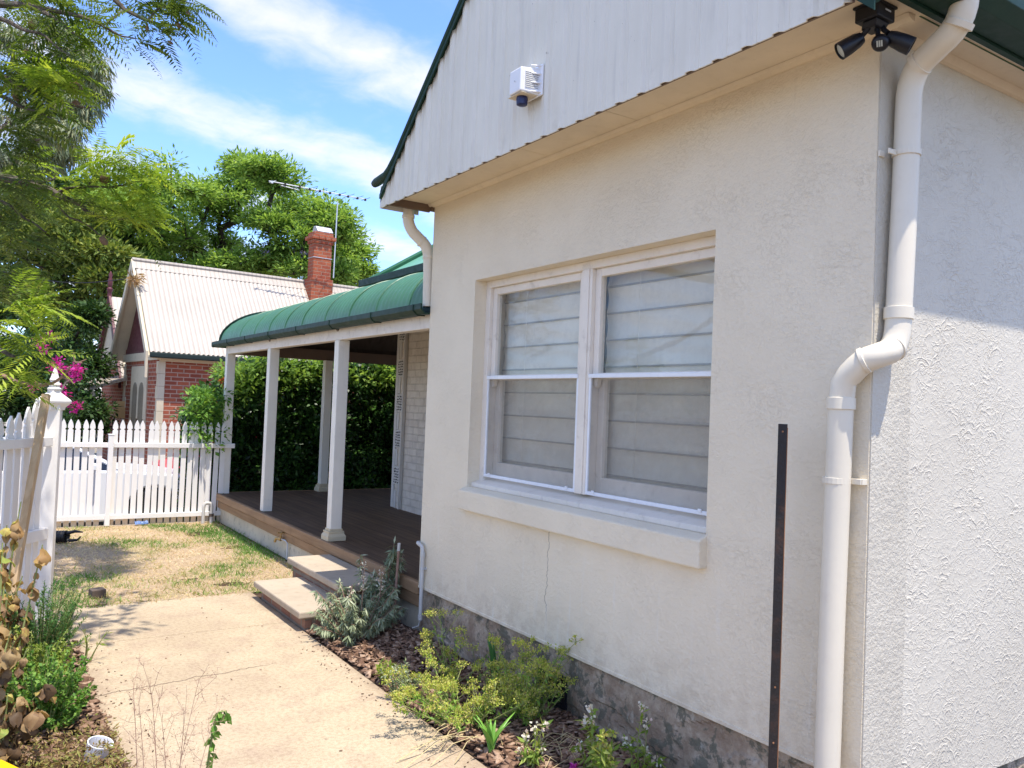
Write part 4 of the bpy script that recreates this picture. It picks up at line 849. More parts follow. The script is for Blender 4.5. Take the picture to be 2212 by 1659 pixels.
while x < 2.80:
    if abs(x - 1.392) > .035 and abs(x + .60) > .035:
        o = bpy.data.objects.new('picket', pm); COL.objects.link(o); o.parent = ff; o.location = (x - .85, random.uniform(-.002, .002), random.uniform(-.004, .004)); o.rotation_euler = (random.uniform(-.008, .008), random.uniform(-.011, .011), random.uniform(-.03, .03))
    x += .0785; k += 1
for (z0, z1) in ((.932, .990), (.075, .132)):
    g = MB(); g.box(-2.62, 2.84, 10.785, 10.82, z0, z1); g.build('rail', m_white, ff, 0.004)
for (px, h) in ((1.392, 1.080), (-.60, 1.080)):
    g = MB(); g.box(px - .028, px + .028, 10.765, 10.825, .0, h); g.box(px - .033, px + .033, 10.760, 10.830, h, h + .014); g.build('fence_post', m_white, ff, 0.005)
for px in (2.50,):
    g = MB(); g.box(px - .035, px + .035, 10.842, 10.91, -.2, 1.0); g.build('fence_post', m_white, ff, 0.005)
g = MB(); g.box(-6, 3.06, 10.80, 10.84, -.3, .004); structure(g.build('lawn_kerb', m_stepc, None, 0.006))

nf = thing('picket_gate_fence', 'white picket fence panel rising to a spired post at the near left', 'fence', (0.47, 6.59, 0)); nd = np.array((-.578, -.816, 0)); nf.rotation_euler = (0, 0, math.atan2(nd[1], nd[0]))
def lbuild(g, name, mat, par, bev=0.0, smooth=False):
    """local coordinates: x runs back along the panel, +y faces the garden path"""
    o = g.build(name, mat, None, bev, smooth); o.parent = par; return o
bs = []
g = MB(); g.box(-.052, .052, -.052, .052, -.02, 1.50); po = lbuild(g, 'gate_post', m_white, nf, 0.006); po.rotation_euler = (0, 0, R_(112))
g = MB(); g.lathe([(.053 * 1.414, 0), (.056 * 1.414, .02), (.080 * 1.414, .050), (.083 * 1.414, .064), (.080 * 1.414, .070), (.046, .122), (.042, .142)], (0, 0, 1.455), (0, 0, 1), 4); 
o = lbuild(g, 'post_cap', m_white, nf, 0.004); o.rotation_euler = (0, 0, R_(112 + 45 + 45))
g = MB(); g.lathe([(.042, 0), (.045, .010), (.032, .022), (.036, .034), (.042, .040), (.031, .052), (.028, .060), (.033, .072), (.026, .088), (.016, .125), (.003, .165)], (0, 0, 1.595), (0, 0, 1), 18); lbuild(g, 'spire', m_white, o, 0, True)
for k in range(20):
    s = .125 + k * .083; h = 1.395 + .135 * math.exp(-((s - .12) / .24) ** 2) + (.14 * math.exp(-((s - 1.75) / .3) ** 2))
    me = picket_mesh(.060, h, .016, .03); o = bpy.data.objects.new('picket', me); COL.objects.link(o); o.parent = nf; o.location = (s, 0.0, random.uniform(-.004, .004)); o.rotation_euler = (random.uniform(-.006, .006), random.uniform(-.006, .006), 0)
for (z0, z1) in ((1.205, 1.268), (.562, .640)):
    g = MB(); g.box(.062, 1.8, .012, .050, z0, z1); lbuild(g, 'rail', m_white, nf, 0.004)
g = MB(); g.box(-.056, -.052, -.045, .045, .97, 1.05); g.box(-.115, -.056, -.012, .012, 1.02, 1.045); g.tube([(-.10, 0, 1.045), (-.10, 0, .99)], .006, 8); g.box(-.066, -.056, -.02, .02, .90, .965); lbuild(g, 'latch', m_zinc, po, 0.002)

st_ = thing('timber_batten', 'raw pine batten leaning against the near white picket fence', 'batten', (.2, 5.9, 0))
p0 = at(18, 1330, 5.05); p1 = at(100, 852, 5.50); d = (p1 - p0); L = np.linalg.norm(d); d /= L; p0 = p0 - d * .35; sd_ = np.cross(d, AXF); sd_ /= np.linalg.norm(sd_); th_ = np.cross(sd_, d)
g = MB(); c = (p0 + p1) / 2; L = np.linalg.norm(p1 - p0); g.obox(c, (sd_, th_, d), (.023, .018, L / 2)); o = g.build('batten', m_raw, st_, 0.003)

# small things lying about
cu_ = thing('corrugated_pipe', 'short torn piece of black corrugated pipe lying on the lawn by the fence', 'pipe', (.82, 9.75, 0))
g = MB(); prof = []
ax_ = np.array((.80, -.55, .05)); 
for k in range(15): prof.append((.058 + (.006 if k % 2 else 0), k * .014))
g.lathe(prof, (.72, 9.80, .062), ax_, 20, False); o = g.build('pipe_shell', m_bplast, cu_, 0, True); sdm = o.modifiers.new('thick', 'SOLIDIFY'); sdm.thickness = .005
g = MB(); g.tube([(.86, 9.70, .10), (.95, 9.64, .13), (1.02, 9.62, .12)], [.02, .016, .006], 8); g.tube([(.90, 9.68, .03), (.97, 9.63, .04), (1.01, 9.66, .07)], [.018, .013, .005], 8); g.build('torn_flaps', m_bplast, cu_, 0, True)
g = MB(); g.obox((.875, 7.10, .030), ((.98, .2, 0), (-.2, .98, 0.05), (0, -.05, 1)), (.052, .045, .034)); o = g.build('wood_block', m_block, None, 0.006); tag(o, 'dark weathered wood block on the shaded lawn near the gate post', 'wood block')
cupt = thing('white_tub', 'broken white plastic tub half sunk in the bark at the path edge', 'tub', (.53, 3.98, 0))
g = MB(); g.lathe([(.044, -.03), (.050, .03), (.053, .055), (.0535, .064), (.049, .064), (.046, .03), (.040, -.02)], (.52, 3.98, .012), (.22, -.20, 1), 26, False); g.build('tub_wall', m_wplast, cupt, 0, True)
g = MB(); g.lathe([(.043, 0), (.043, .004)], (.52, 3.98, .020), (.22, -.20, 1), 20); g.build('tub_filling', m_soil, cupt)
g = MB(); g.grid(lambda a, b: (1.69 + .15 * a, 10.70 + .05 * b + .01 * math.sin(9 * a), .018 + .03 * b + .018 * mnoise.noise(Vector((a * 5, b * 5, 2)))), 14, 6); o = g.build('plastic_wrapper', m_blue, None, 0, True); tag(o, 'crumpled blue plastic wrapper at the foot of the far picket fence', 'wrapper'); sdm = o.modifiers.new('thick', 'SOLIDIFY'); sdm.thickness = .004
ub = thing('standpipe', 'bent grey standpipe at the foot of the far fence beside the deck', 'pipe', (2.5, 10.68, 0))
g = MB(); g.tube([(2.465, 10.68, -.02), (2.465, 10.68, .16)] + arc3((2.465, 10.68, .19), (2.468, 10.68, .25), (2.50, 10.68, .25)) + arc3((2.52, 10.68, .25), (2.56, 10.68, .25), (2.562, 10.68, .20)) + [(2.563, 10.68, -.02)], .021, 12); g.build('bent_pipe', m_gpvc, ub, 0, True)
g = MB(); g.lathe([(.022, -.02), (.030, -.018), (.030, .018), (.022, .02)], (2.563, 10.68, .10), (0, 0, 1), 12); g.build('valve', m_block, ub, 0, True)
yt = thing('yellow_tub', 'yellow plastic tub lying in the near left corner of the garden bed', 'tub', (.1, 3.9, 0))
c0 = at(-38, 1704, 3.1); g = MB(); g.obox(c0, ((.9, .43, -.05), (-.43, .9, 0), (.05, 0, 1)), (.105, .085, .05)); g.build('tub_body', m_yellow, yt, 0.022, seg=4); g = MB(); g.obox(c0 + np.array((0, 0, .047)), ((.9, .43, -.05), (-.43, .9, 0), (.05, 0, 1)), (.115, .095, .008)); g.build('tub_rim', m_yellow, yt, 0.007, seg=3)
sk = thing('garden_stake', 'thin weathered garden stake upright in the bed at the deck corner', 'stake', (2.58, 5.35, 0))
g = MB(); g.tube([(2.575, 5.34, -.1), (2.578, 5.34, .25), (2.585, 5.335, .575)], [.011, .010, .009], 8); g.build('stake_rod', m_dry, sk, 0, True); g = MB(); g.tube([(2.585, 5.335, .545), (2.586, 5.335, .60)], .0115, 8); g.build('stake_cap', m_gpvc, sk, 0, True)

# ------------------------------------------------------------------ the brick cottage beyond the fence
ANG = R_(3.9); e1 = np.array((math.cos(ANG), math.sin(ANG), 0)); e2 = np.array((-math.sin(ANG), math.cos(ANG), 0)); A0 = np.array((3.177, 18.222, -.33))
bh = thing('brick_cottage', 'red brick cottage with steep pale corrugated roof beyond the picket fence', 'house', tuple(A0)); bh.rotation_euler = (0, 0, ANG)
def hb(g, name, mat, par=None, bev=0.0, smooth=False):
    o = g.build(name, mat, None, bev, smooth); o.parent = par or bh; return o
S, EAV, RID, Lh = 1.55, 2.93, 4.78, 13.0
g = MB(); g.prism([(0, 0, 0), (0, 2 * S, 0), (0, 2 * S, EAV), (0, 0, EAV)], (Lh, 0, 0)); hb(g, 'brick_wall', m_brick)
sl_ = (RID - EAV) / S; ov = .21; gx = -.30
g = MB(); n_ = int((Lh + .6) / .025)
rows = []
for i in range(n_ + 1):
    x = gx + .06 + i * .025; c_ = .014 * math.sin(62.83 * x)
    rows.append((g.vert((x, -ov, EAV - ov * sl_ + .10 + c_)), g.vert((x, S - .04, RID + .06 - .04 * sl_ + c_))))
for i in range(n_): g.face((rows[i][0], rows[i + 1][0], rows[i + 1][1], rows[i][1]))
g.poly([(gx, 2 * S + ov, EAV - ov * sl_ + .1), (gx, S, RID + .06), (Lh + .3, S, RID + .06), (Lh + .3, 2 * S + ov, EAV - ov * sl_ + .1)])
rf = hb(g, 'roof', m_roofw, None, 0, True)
g = MB(); g.tube([(gx, S, RID + .085), (Lh, S, RID + .085)], .05, 8); g.prism([(gx, S - .16, RID + .06 - .16 * sl_ + .022), (gx, S, RID + .09), (gx, S, RID + .075), (gx, S - .165, RID + .055 - .165 * sl_ + .022)], (Lh, 0, 0)); hb(g, 'ridge_cap', m_roofw, rf, 0, False)
def barge(s):
    y0, y1 = S, S + s * (S + ov); z1 = EAV - ov * sl_ + .11
    g = MB(); g.prism([(gx - .02, y0, RID + .10), (gx - .02, y1, z1), (gx - .02, y1, z1 - .55), (gx - .02, y1 - s * .045, z1 - .52), (gx - .02, y1 - s * .13, z1 - .05), (gx - .02, y0, RID - .12)], (.05, 0, 0)); hb(g, 'bargeboard', m_cream, None, 0.006)
    g = MB(); g.prism([(gx + .03, y0, RID + .0), (gx + .03, y1, z1 - .09), (gx + .03, y1, z1 - .12), (gx + .03, y0, RID - .03)], (.34, 0, 0)); hb(g, 'verge_lining', m_cream)
barge(-1); barge(1)
g = MB(); g.prism([(-.012, -.02, EAV - .22), (-.012, 2 * S + .02, EAV - .22), (-.012, S, RID - .05)], (.02, 0, 0)); hb(g, 'gable_panel', m_purple)
g = MB(); g.box(-.04, .0, -.1, 2 * S + .1, EAV - .30, EAV - .12); g.box(.0, Lh, -.045, -.005, EAV - .33, EAV - .12); hb(g, 'frieze_board', m_cream, None, 0.004)
g = MB(); g.box(gx + .05, Lh, -ov - .10, -ov, EAV - ov * sl_ - .02, EAV - ov * sl_ + .085); hb(g, 'cottage_gutter', m_cgut, None, 0.02)
g = MB(); g.box(gx + .1, Lh, -ov + .002, -.006, EAV - ov * sl_ - .03, EAV - ov * sl_ - .005); hb(g, 'eave_lining', m_cream)
g = MB(); g2 = MB(); k = 0; z = 0.0
while z < EAV - .36:
    d = .26 if k % 2 else .16; e = .16 if k % 2 else .26
    g.box(-.018, .10, -.018, d * .55, z + .003, z + .257); g.box(.10, .12, -.018, -.0, z + .003, z + .257); g2.box(-.018, .05, 2 * S - e, 2 * S + .018, z + .003, z + .257); z += .26; k += 1
hb(g, 'corner_quoins', m_cream); hb(g2, 'corner_quoins', m_cream)
g = MB(); g.box(-.03, .0, .85, 2.3, 1.35, 2.52)
for yy in (.85, 2.18): g.box(-.035, .0, yy, yy + .12, .75, 1.35)
wn_ = hb(g, 'window_surround', m_cream, None, 0.005)
for yy in (1.08, 1.66):
    h = MB(); arc = [(-.034, yy, .8), (-.034, yy + .42, .8)] + [(-.034, yy + .21 + .21 * math.cos(a), 1.95 + .21 * math.sin(a)) for a in np.linspace(0, math.pi, 10)]; h.prism(arc, (.02, 0, 0)); hb(h, 'arched_pane', paint('drab_shaded_pane', (0.20, 0.17, 0.12), 0.5) if yy < 1.2 else bpy.data.materials['drab_shaded_pane'], wn_)
g = MB(); g.box(1.85, 2.22, -.012, -.0, 2.06, 2.34)
for k in range(6): g.box(1.86, 2.21, -.02, -.012, 2.075 + k * .044, 2.085 + k * .044)
hb(g, 'wall_vent', paint('dark_terracotta_vent', (0.09, 0.05, 0.045), 0.8))
# chimney with corbelled head and folded metal cowl
cx0, cy0 = 3.74, 1.10; cw, cdp = .47, .34
g = MB(); g.box(cx0, cx0 + cw, cy0, cy0 + cdp, EAV + .6, RID + 1.02); g.box(cx0 - .05, cx0 + cw + .05, cy0 - .05, cy0 + cdp + .05, EAV + .5, RID + .14)
g.box(cx0 - .03, cx0 + cw + .03, cy0 - .03, cy0 + cdp + .03, RID + 1.02, RID + 1.11)
for k in range(4): g.box(cx0 - .075 + k * .168, cx0 - .075 + k * .168 + .115, cy0 - .085, cy0 + cdp + .085, RID + 1.112, RID + 1.20)
for k in range(3): g.box(cx0 - .085, cx0 + cw + .085, cy0 - .05 + k * .16, cy0 - .05 + k * .16 + .11, RID + 1.114, RID + 1.198)
g.box(cx0 - .02, cx0 + cw + .02, cy0 - .02, cy0 + cdp + .02, RID + 1.202, RID + 1.30); ch = hb(g, 'chimney', m_chim, rf, 0.008)
g = MB(); g.prism([(cx0 + .08, cy0 - .01, RID + 1.32), (cx0 + .06, cy0 + .10, RID + 1.46), (cx0 + .06, cy0 + cdp - .1, RID + 1.47), (cx0 + .08, cy0 + cdp + .02, RID + 1.32)], (cw - .06, 0, 0)); g.box(cx0 + .09, cx0 + cw - .03, cy0 + .02, cy0 + cdp - .02, RID + 1.30, RID + 1.325); hb(g, 'chimney_cowl', m_zinc, rf, 0.01)
g = MB(); g.box(cx0 - .012, cx0 + cw + .012, cy0 - .012, cy0 + cdp + .012, RID + .66, RID + .675); hb(g, 'chimney_strap', m_zinc, rf)

an = thing('television_aerial', 'rooftop television aerial with long slanting boom strapped to the brick chimney', 'aerial', (0, 0, 0)); an.parent = None
base = A0 + e1 * (cx0 + cw + .05) + e2 * (cy0 - .05); an.location = tuple(base + np.array((0, 0, RID + .1)))
mz0, mz1 = A0[2] + RID + .2, at(698, 412, 19.55)[2]
mtop = np.array((base[0] + .02, base[1], mz1))
g = MB(); g.tube([(base[0], base[1], mz0), tuple(mtop)], .016, 10); g.build('mast', m_zinc, an, 0, True)
b0 = at(581, 391, 18.9); b1 = at(792, 431, 20.2); bd = nrm((b1 - b0)[None])[0]
g = MB(); g.tube([b0, b1], .013, 8); bo = g.build('boom', m_alum, an, 0, True)
g = MB(); g.tube([b0 + bd * .28 - np.array((0, 0, .05)), b0 + bd * .72 - np.array((0, 0, .08))], .010, 6); g.build('feeder', m_alum, an)
el = nrm(np.array((.80, .42, .42))[None])[0]
for u, Lx in ((.03, .13), (.155, .24), (.30, .30), (.40, .30), (.505, .28), (.61, .26), (.71, .25), (.80, .25), (.90, .24), (.985, .2)):
    c = b0 + (b1 - b0) * u; g = MB(); g.tube([c - el * Lx * .75, c + el * Lx], .0055, 6); g.obox(c - np.array((0, 0, .012)), ((1, 0, 0), (0, 1, 0), (0, 0, 1)), (.022, .022, .026)); g.build('element', m_dark if u > .1 else m_alum, an)

# second gable and porch of the neighbouring villa further back
B0 = at(268, 850, 20.3); B0[2] = -.33
vl = thing('gabled_villa', 'shaded villa with maroon bargeboards, finial and low iron porch roof behind the brick cottage', 'house', tuple(B0)); vl.rotation_euler = (0, 0, ANG)
def vb(g, name, mat, par=None, bev=0.0, smooth=False):
    o = g.build(name, mat, None, bev, smooth); o.parent = par or vl; return o
g = MB(); g.box(.05, 5, 0, 3.0, 0, 2.75); vb(g, 'villa_wall', m_brick)
g = MB(); g.prism([(-.1, -.3, 2.55), (-.1, 1.35, 4.35), (-.1, 3.0, 2.55)], (.1, 0, 0)); vb(g, 'villa_gable', m_cream)
for s in (-1, 1):
    y1 = 1.35 + s * 1.75; g = MB(); g.prism([(-.22, 1.35, 4.48), (-.22, y1, 2.30), (-.22, y1, 2.02), (-.22, 1.35, 4.18)], (.06, 0, 0)); vb(g, 'maroon_bargeboard', m_purple, None, .005)
    g = MB(); g.prism([(-.16, 1.35, 4.40), (-.16, y1, 2.32), (-.16, y1, 2.27), (-.16, 1.35, 4.34)], (5, 0, 0)); vb(g, 'villa_roof', m_roofw)
g = MB(); g.lathe([(.06, 0), (.05, .1), (.075, .16), (.075, .2), (.04, .24), (.06, .30), (.06, .42), (.035, .5), (.05, .56), (.01, .66)], (-.19, 1.35, 4.4), (0, 0, 1), 12); vb(g, 'finial', m_purple, None, 0, True)
g = MB(); g.prism([(-.95, -1.2, 1.95), (.2, -1.2, 2.35), (.2, -1.2, 2.40), (-.95, -1.2, 2.0)], (0, 3.2, 0)); vb(g, 'porch_roof', m_roofw)
g = MB(); g.box(-.90, -.84, -1.15, 1.9, 1.72, 1.93); vb(g, 'porch_fascia', m_cream)
for yy in (-1.1, 1.8):
    g = MB(); g.box(-.91, -.82, yy, yy + .09, 0, 1.72); vb(g, 'porch_post', m_cream)
for yy in (-.7, .1, .9):
    g = MB(); g.box(-.89, -.86, yy, yy + .04, 0, 1.7); vb(g, 'porch_screen', m_dark)
sg = at(262, 885, 19.2); g = MB(); g.box(sg[0] - .12, sg[0] + .12, sg[1] - .015, sg[1] + .015, sg[2] - .20, sg[2] + .20); o = g.build('notice_board', paint('ochre_board', (0.50, 0.33, 0.14), 0.6, 0.1), None, 0.006); tag(o, 'small ochre notice board hanging in the dark porch behind the fence', 'sign')

# ------------------------------------------------------------------ cars beyond the fence
def make_car(loc, rz, m_body, label):
    car = thing('parked_car', label, 'car', loc); car.rotation_euler = (0, 0, rz)
    def cb(g, name, mat, par=None, bev=0.0, smooth=False):
        o = g.build(name, mat, None, bev, smooth); o.parent = par or car; return o
    r = .36
    def arch(xc): return [(xc + r * math.cos(a), .30 + r * math.sin(a)) for a in np.linspace(math.pi + .25, -.25, 15)]
    prof = [(.84, .24), (.88, .42), (.86, .62), (.74, .72), (.2, .82), (-.45, .875), (-2.5, .885), (-3.05, .86), (-3.22, .78), (-3.22, .40), (-3.12, .24), (-2.50 - r - .05, .21)] + arch(-2.50) + [(-2.50 + r + .05, .2), (-r - .05, .2)] + arch(0.0) + [(r + .06, .21)]
    g = MB(); g.prism([(x, 0, z) for x, z in prof], (0, 1.66, 0)); cb(g, 'body', m_body, None, 0.03)
    top = [(-.42, .87), (-.98, 1.17), (-1.25, 1.215), (-1.9, 1.215), (-2.15, 1.16), (-2.75, .88)]
    i = MB(); lo = [i.vert((x, .03 + .45 * max(0, (z - .88)), z)) for x, z in top]; hi = [i.vert((x, 1.63 - .45 * max(0, (z - .88)), z)) for x, z in top]
    i.face(lo[::-1]); i.face(hi)
    for k in range(len(top)): i.face((lo[k], lo[(k + 1) % len(top)], hi[(k + 1) % len(top)], hi[k]))
    cb(i, 'windows', m_cglass, None, 0.01)
    g = MB(); g.box(-1.95, -1.2, .22, 1.44, 1.205, 1.225)
    for (xa, za, xb, zb) in ((-.42, .87, -1.0, 1.17), (-2.72, .89, -2.15, 1.17), (-1.55, .88, -1.58, 1.20)):
        for yb, yt in ((.02, .17), (1.64, 1.49)): g.tube([(xa, yb, za), (xb, yt, zb)], .022, 6)
    for yt in (.170, 1.49): g.tube([(-1.0, yt, 1.17), (-1.25, yt, 1.21), (-1.9, yt, 1.21), (-2.15, yt, 1.17)], .018, 6)
    cb(g, 'roof', m_body, None, 0.006)
    for xc in (0.0, -2.50):
        for yy in (.02, 1.44):
            g = MB(); g.lathe([(.20, 0), (.29, 0), (.315, .03), (.315, .17), (.29, .20), (.20, .20)], (xc, yy, .315), (0, 1, 0), 24); wv = cb(g, 'wheel', m_tyre, None, 0, True)
            g = MB(); g.lathe([(.03, .015), (.06, .02), (.19, .03), (.20, .10)], (xc, yy, .315), (0, 1, 0), 20); cb(g, 'rim', m_zinc, wv, 0, True)
    for yy in (.06, 1.34):
        g = MB(); g.box(.62, .875, yy, yy + .26, .56, .66); cb(g, 'headlight', m_lens, None, 0.03)
    g = MB(); g.obox((-.78, -.08, .93), ((1, 0, 0), (0, 1, 0), (0, 0, 1)), (.05, .08, .05)); cb(g, 'wing_mirror', m_body, None, 0.022)
    g = MB(); g.box(-1.78, -1.62, -.012, .0, .74, .77); cb(g, 'door_handle', m_body, None, 0.004)
make_car((2.13, 12.06, -.33), 0, m_carw, 'white parked car filling the gaps of the white picket fence')
make_car((3.40, 15.66, -.33), math.pi, m_carr, 'red parked car beyond the white one, a strip of red between the pickets')
nb = thing('dry_leaf_bundle', 'bundle of dry brown leaves caught on the peak of the cottage bargeboards', 'leaf bundle', tuple(at(291, 602, 17.6))); c0 = at(291, 602, 17.6); n = 130
O = c0 + rng.normal(size=(n, 3)) * np.array((.07, .07, .06)); D = rdir(n); D[:, 2] -= .35; L = U(.06, .20, n); leaves('leaves', O, D, rdir(n), L, L * .22, m_dead, nb, U(.1, .6, n))
# ------------------------------------------------------------------ trees
def grow(mb, trunk, targets, rtip=.012, gam=.45, sides=6, wob=.08):
    """a branching skeleton: every target joins the nearest node already grown, thickness from what each limb carries"""
    nodes = [np.array(p, float) for p in trunk]; par = [-1] + list(range(len(trunk) - 1)); first = max(1, len(trunk) - 2)
    fork = nodes[-1]
    for t in sorted([np.array(q, float) for q in targets], key=lambda q: np.linalg.norm(q - fork)):
        A_ = np.array(nodes[first:]); d = np.linalg.norm(A_ - t, axis=1) + np.clip(A_[:, 2] - t[2], 0, None) * .8 + np.linalg.norm(A_ - fork, axis=1) * .22
        j = int(np.argmin(d)) + first; p = nodes[j]; L = np.linalg.norm(t - p); k = max(2, min(5, int(L / .5) + 1)); last = j
        for q in range(1, k + 1):
            u = q / k; x = p + (t - p) * u + np.array((0, 0, 1)) * L * .10 * math.sin(math.pi * u) + rng.normal(size=3) * wob * L * (0.5 if q < k else 0) * .5
            nodes.append(x); par.append(last); last = len(nodes) - 1
    cnt = [0] * len(nodes); kids = [[] for _ in nodes]
    for i in range(len(nodes) - 1, 0, -1): kids[par[i]].append(i)
    for i in range(len(nodes) - 1, -1, -1): cnt[i] = max(1, sum(cnt[c] for c in kids[i]))
    rad = [rtip * c ** gam for c in cnt]
    done = set()
    for i in range(len(nodes)):
        for c in kids[i]:
            if i != 0 and c != kids[i][0] or i == 0:
                ch = [i, c]
                while kids[ch[-1]]: ch.append(kids[ch[-1]][0])
                rr = [min(rad[i], rad[c] * 1.15)] + [rad[q] for q in ch[1:]]
                mb.tube([nodes[q] for q in ch], rr, sides, False)
def clumps(lobes, per, flat=.7):
    P = []
    for c, r in lobes:
        for _ in range(per):
            d = rdir(1)[0]; d[2] = d[2] * .8 + .15; P.append(np.array(c) + d * r * np.array((1, 1, flat)) * random.uniform(.55, 1.02))
    return P
def tuft_leaves(P, per, rad, L, Wf, up=.5, droop=0.0, flat=.55):
    """leaf rosettes: sprays that point outward from each clump"""
    O = []; D = []; N = []
    for p in P:
        d = rdir(per); d[:, 2] = d[:, 2] * flat + up * .3; d = nrm(d)
        O.append(p + d * rad * rng.random((per, 1)) ** .6); dd = d + rng.normal(size=(per, 3)) * .35; dd[:, 2] -= droop; D.append(dd); n_ = rng.normal(size=(per, 3)) * .45; n_[:, 2] += 1; N.append(n_)
    O, D, N = np.concatenate(O), np.concatenate(D), np.concatenate(N); n = len(O); LL = U(L[0], L[1], n); return O, D, N, LL, LL * Wf * U(.8, 1.2, n)
def tree(name, label, base, fork, lobes, mat, per, leaf, bark, rtip=.02, perleaf=50, crad=.4, up=.5, droop=0., flat=.55, group=None, cat='tree', gam=.45):
    t = thing(name, label, cat, tuple(base), group)
    P = clumps(lobes, per); g = MB(); b = np.array(base, float); f = np.array(fork, float)
    trunk = [b + (f - b) * u + np.array((.12 * math.sin(3 * u), .1 * math.cos(4 * u) - .1, 0)) for u in np.linspace(0, 1, 5)]
    grow(g, trunk, P, rtip, gam); g.build('trunk', bark, t, 0, True)
    O, D, N, L, Wd = tuft_leaves(P, perleaf, crad, leaf[0], leaf[1], up, droop, flat); leaves('crown', O, D, N, L, Wd, mat, t)
    return t, P
def vlobes(lst, depth, spread=0.0):
    return [(at(x, y, depth + (random.uniform(-spread, spread) if spread else 0)), r * depth / FF) for x, y, r in lst]
big = [(300, 415, 50), (245, 450, 45), (400, 400, 55), (345, 440, 55), (470, 425, 60), (535, 390, 42), (562, 372, 32), (515, 362, 22), (605, 392, 38), (640, 445, 50), (520, 455, 65), (430, 470, 62), (350, 500, 55), (300, 545, 50), (695, 468, 40), (735, 500, 40), (768, 545, 30), (640, 515, 50), (580, 490, 40), (720, 560, 38), (780, 590, 16), (480, 535, 45), (400, 560, 45), (660, 590, 35), (590, 585, 35), (250, 520, 45), (210, 480, 40), (750, 605, 30), (450, 600, 40), (340, 590, 40), (265, 590, 40), (680, 500, 40), (720, 515, 35), (330, 555, 42), (375, 525, 48), (560, 570, 40), (505, 585, 36), (620, 560, 38), (690, 545, 38), (720, 600, 30), (300, 480, 45), (215, 440, 40), (180, 460, 40), (200, 540, 45)]
lb = [(c_, r_ * 1.15) for c_, r_ in vlobes(big, 30, 2.6)]; tb = at(500, 800, 31); tb[2] = -.33; tf = at(505, 600, 31)
jt, JP = tree('jacaranda_tree', 'broad spreading bright green jacaranda rising behind the pale iron roof', tb, tf, lb, m_jac, 20, ((.12, .25), .34), m_dbark, .022, 120, .50, .5, .05, .36)
P = [JP[i] for i in rng.integers(0, len(JP), 26)]; O, D, N, L, Wd = tuft_leaves([p + np.array((0, -.3, .1)) for p in P], 22, .14, (.08, .14), .6); leaves('lilac_blossom', O, D, N, L, Wd, m_lilac, jt)
gum = [(150, 105, 42), (195, 145, 30), (205, 195, 24), (150, 180, 42), (110, 230, 42), (135, 285, 34), (85, 300, 45), (145, 325, 22), (60, 170, 50), (40, 250, 55), (175, 235, 26), (100, 345, 40), (30, 350, 50), (100, 60, 45), (30, 90, 50)]
tb = at(-60, 800, 15); tb[2] = -.33; tf = at(-40, 330, 15)
tree('gum_tree', 'tall gum tree with drooping grey green leaves at the upper left', tb, tf, vlobes(gum, 14.5, 1.0), m_euc, 17, ((.10, .20), .17), m_bark, .010, 56, .22, .0, 1.5, 1.0)
ol = [(60, 545, 62), (150, 590, 60), (215, 640, 50), (25, 470, 55), (120, 500, 50), (195, 545, 42), (20, 630, 60), (90, 650, 58), (155, 665, 50), (230, 700, 40), (180, 470, 40), (60, 420, 50), (245, 560, 40), (225, 610, 40)]
tb = at(100, 860, 24); tb[2] = -.33; tf = at(105, 700, 24)
tree('olive_green_tree', 'dense olive green tree behind the gum at the left, above the bougainvillea', tb, tf, vlobes(ol, 23.5, 1.5), m_oliv, 20, ((.12, .22), .42), m_dbark, .016, 60, .34, .5, .0, .7)
fr = [(-60, 420, 70), (0, 380, 60), (-30, 520, 80), (50, 480, 70), (130, 430, 60), (200, 430, 50), (260, 480, 50), (120, 560, 80), (220, 560, 70), (0, 620, 80), (100, 680, 80), (220, 680, 70), (-60, 720, 80), (270, 590, 50), (40, 780, 70), (170, 790, 70), (260, 720, 50)]
tb = at(60, 850, 31); tb[2] = -.33; tf = at(70, 720, 31)
tree('spreading_tree', 'shady green tree furthest back behind the olive green tree at the left', tb, tf, vlobes(fr, 30.0, 1.5), m_dkl, 20, ((.22, .40), .42), m_dbark, .018, 60, .5, .5, .0, .7)
dk = [(185, 790, 45), (120, 760, 50), (60, 810, 58), (20, 850, 60), (150, 850, 50), (190, 690, 30), (95, 880, 50), (190, 890, 38), (150, 720, 40), (30, 760, 50), (50, 900, 55), (180, 930, 50), (110, 940, 50)]
tb = at(150, 1000, 19.5); tb[2] = -.33; tf = at(150, 880, 19.5)
tree('shade_toned_tree', 'low dark leaved tree shading the ground behind the far picket fence', tb, tf, vlobes(dk, 19.0, .9), m_dkl, 22, ((.07, .15), .45), m_dbark, .012, 100, .30, .4, .1, .7)  # the shade on this tree is put into its dark leaf colour

# overhanging jacaranda, near left: limbs come in from beyond the frame
nj = thing('overhanging_jacaranda', 'feathery jacaranda branches with woody pods overhanging from the left edge', 'tree', (-2.7, 6.0, 0))
g = MB(); tk = [np.array(p) for p in ((-2.7, 6.0, -.1), (-2.65, 6.0, 1.2), (-2.5, 6.1, 2.4), (-2.3, 6.2, 3.3))]; g.tube(tk, [.20, .16, .14, .12], 10)
def br(pts, r0, r1, start=None):
    P = [at(x, y, d) for x, y, d in pts]
    if start is not None: P = [np.array(start)] + P
    Q = [P[0]]
    for a, b in zip(P[:-1], P[1:]):
        for u in (.34, .67, 1.0): Q.append(a + (b - a) * u + (rng.normal(size=3) * .025 * np.linalg.norm(b - a) if u < 1 else 0))
    g.tube(Q, list(np.linspace(r0, r1, len(Q))), 7); return Q
T0 = tk[-1]
limbs = []
limbs += br([(-220, 20, 6.2), (0, 8, 6.2), (60, 10, 6.2), (120, 42, 6.2), (180, 86, 6.1)], .050, .005, T0)
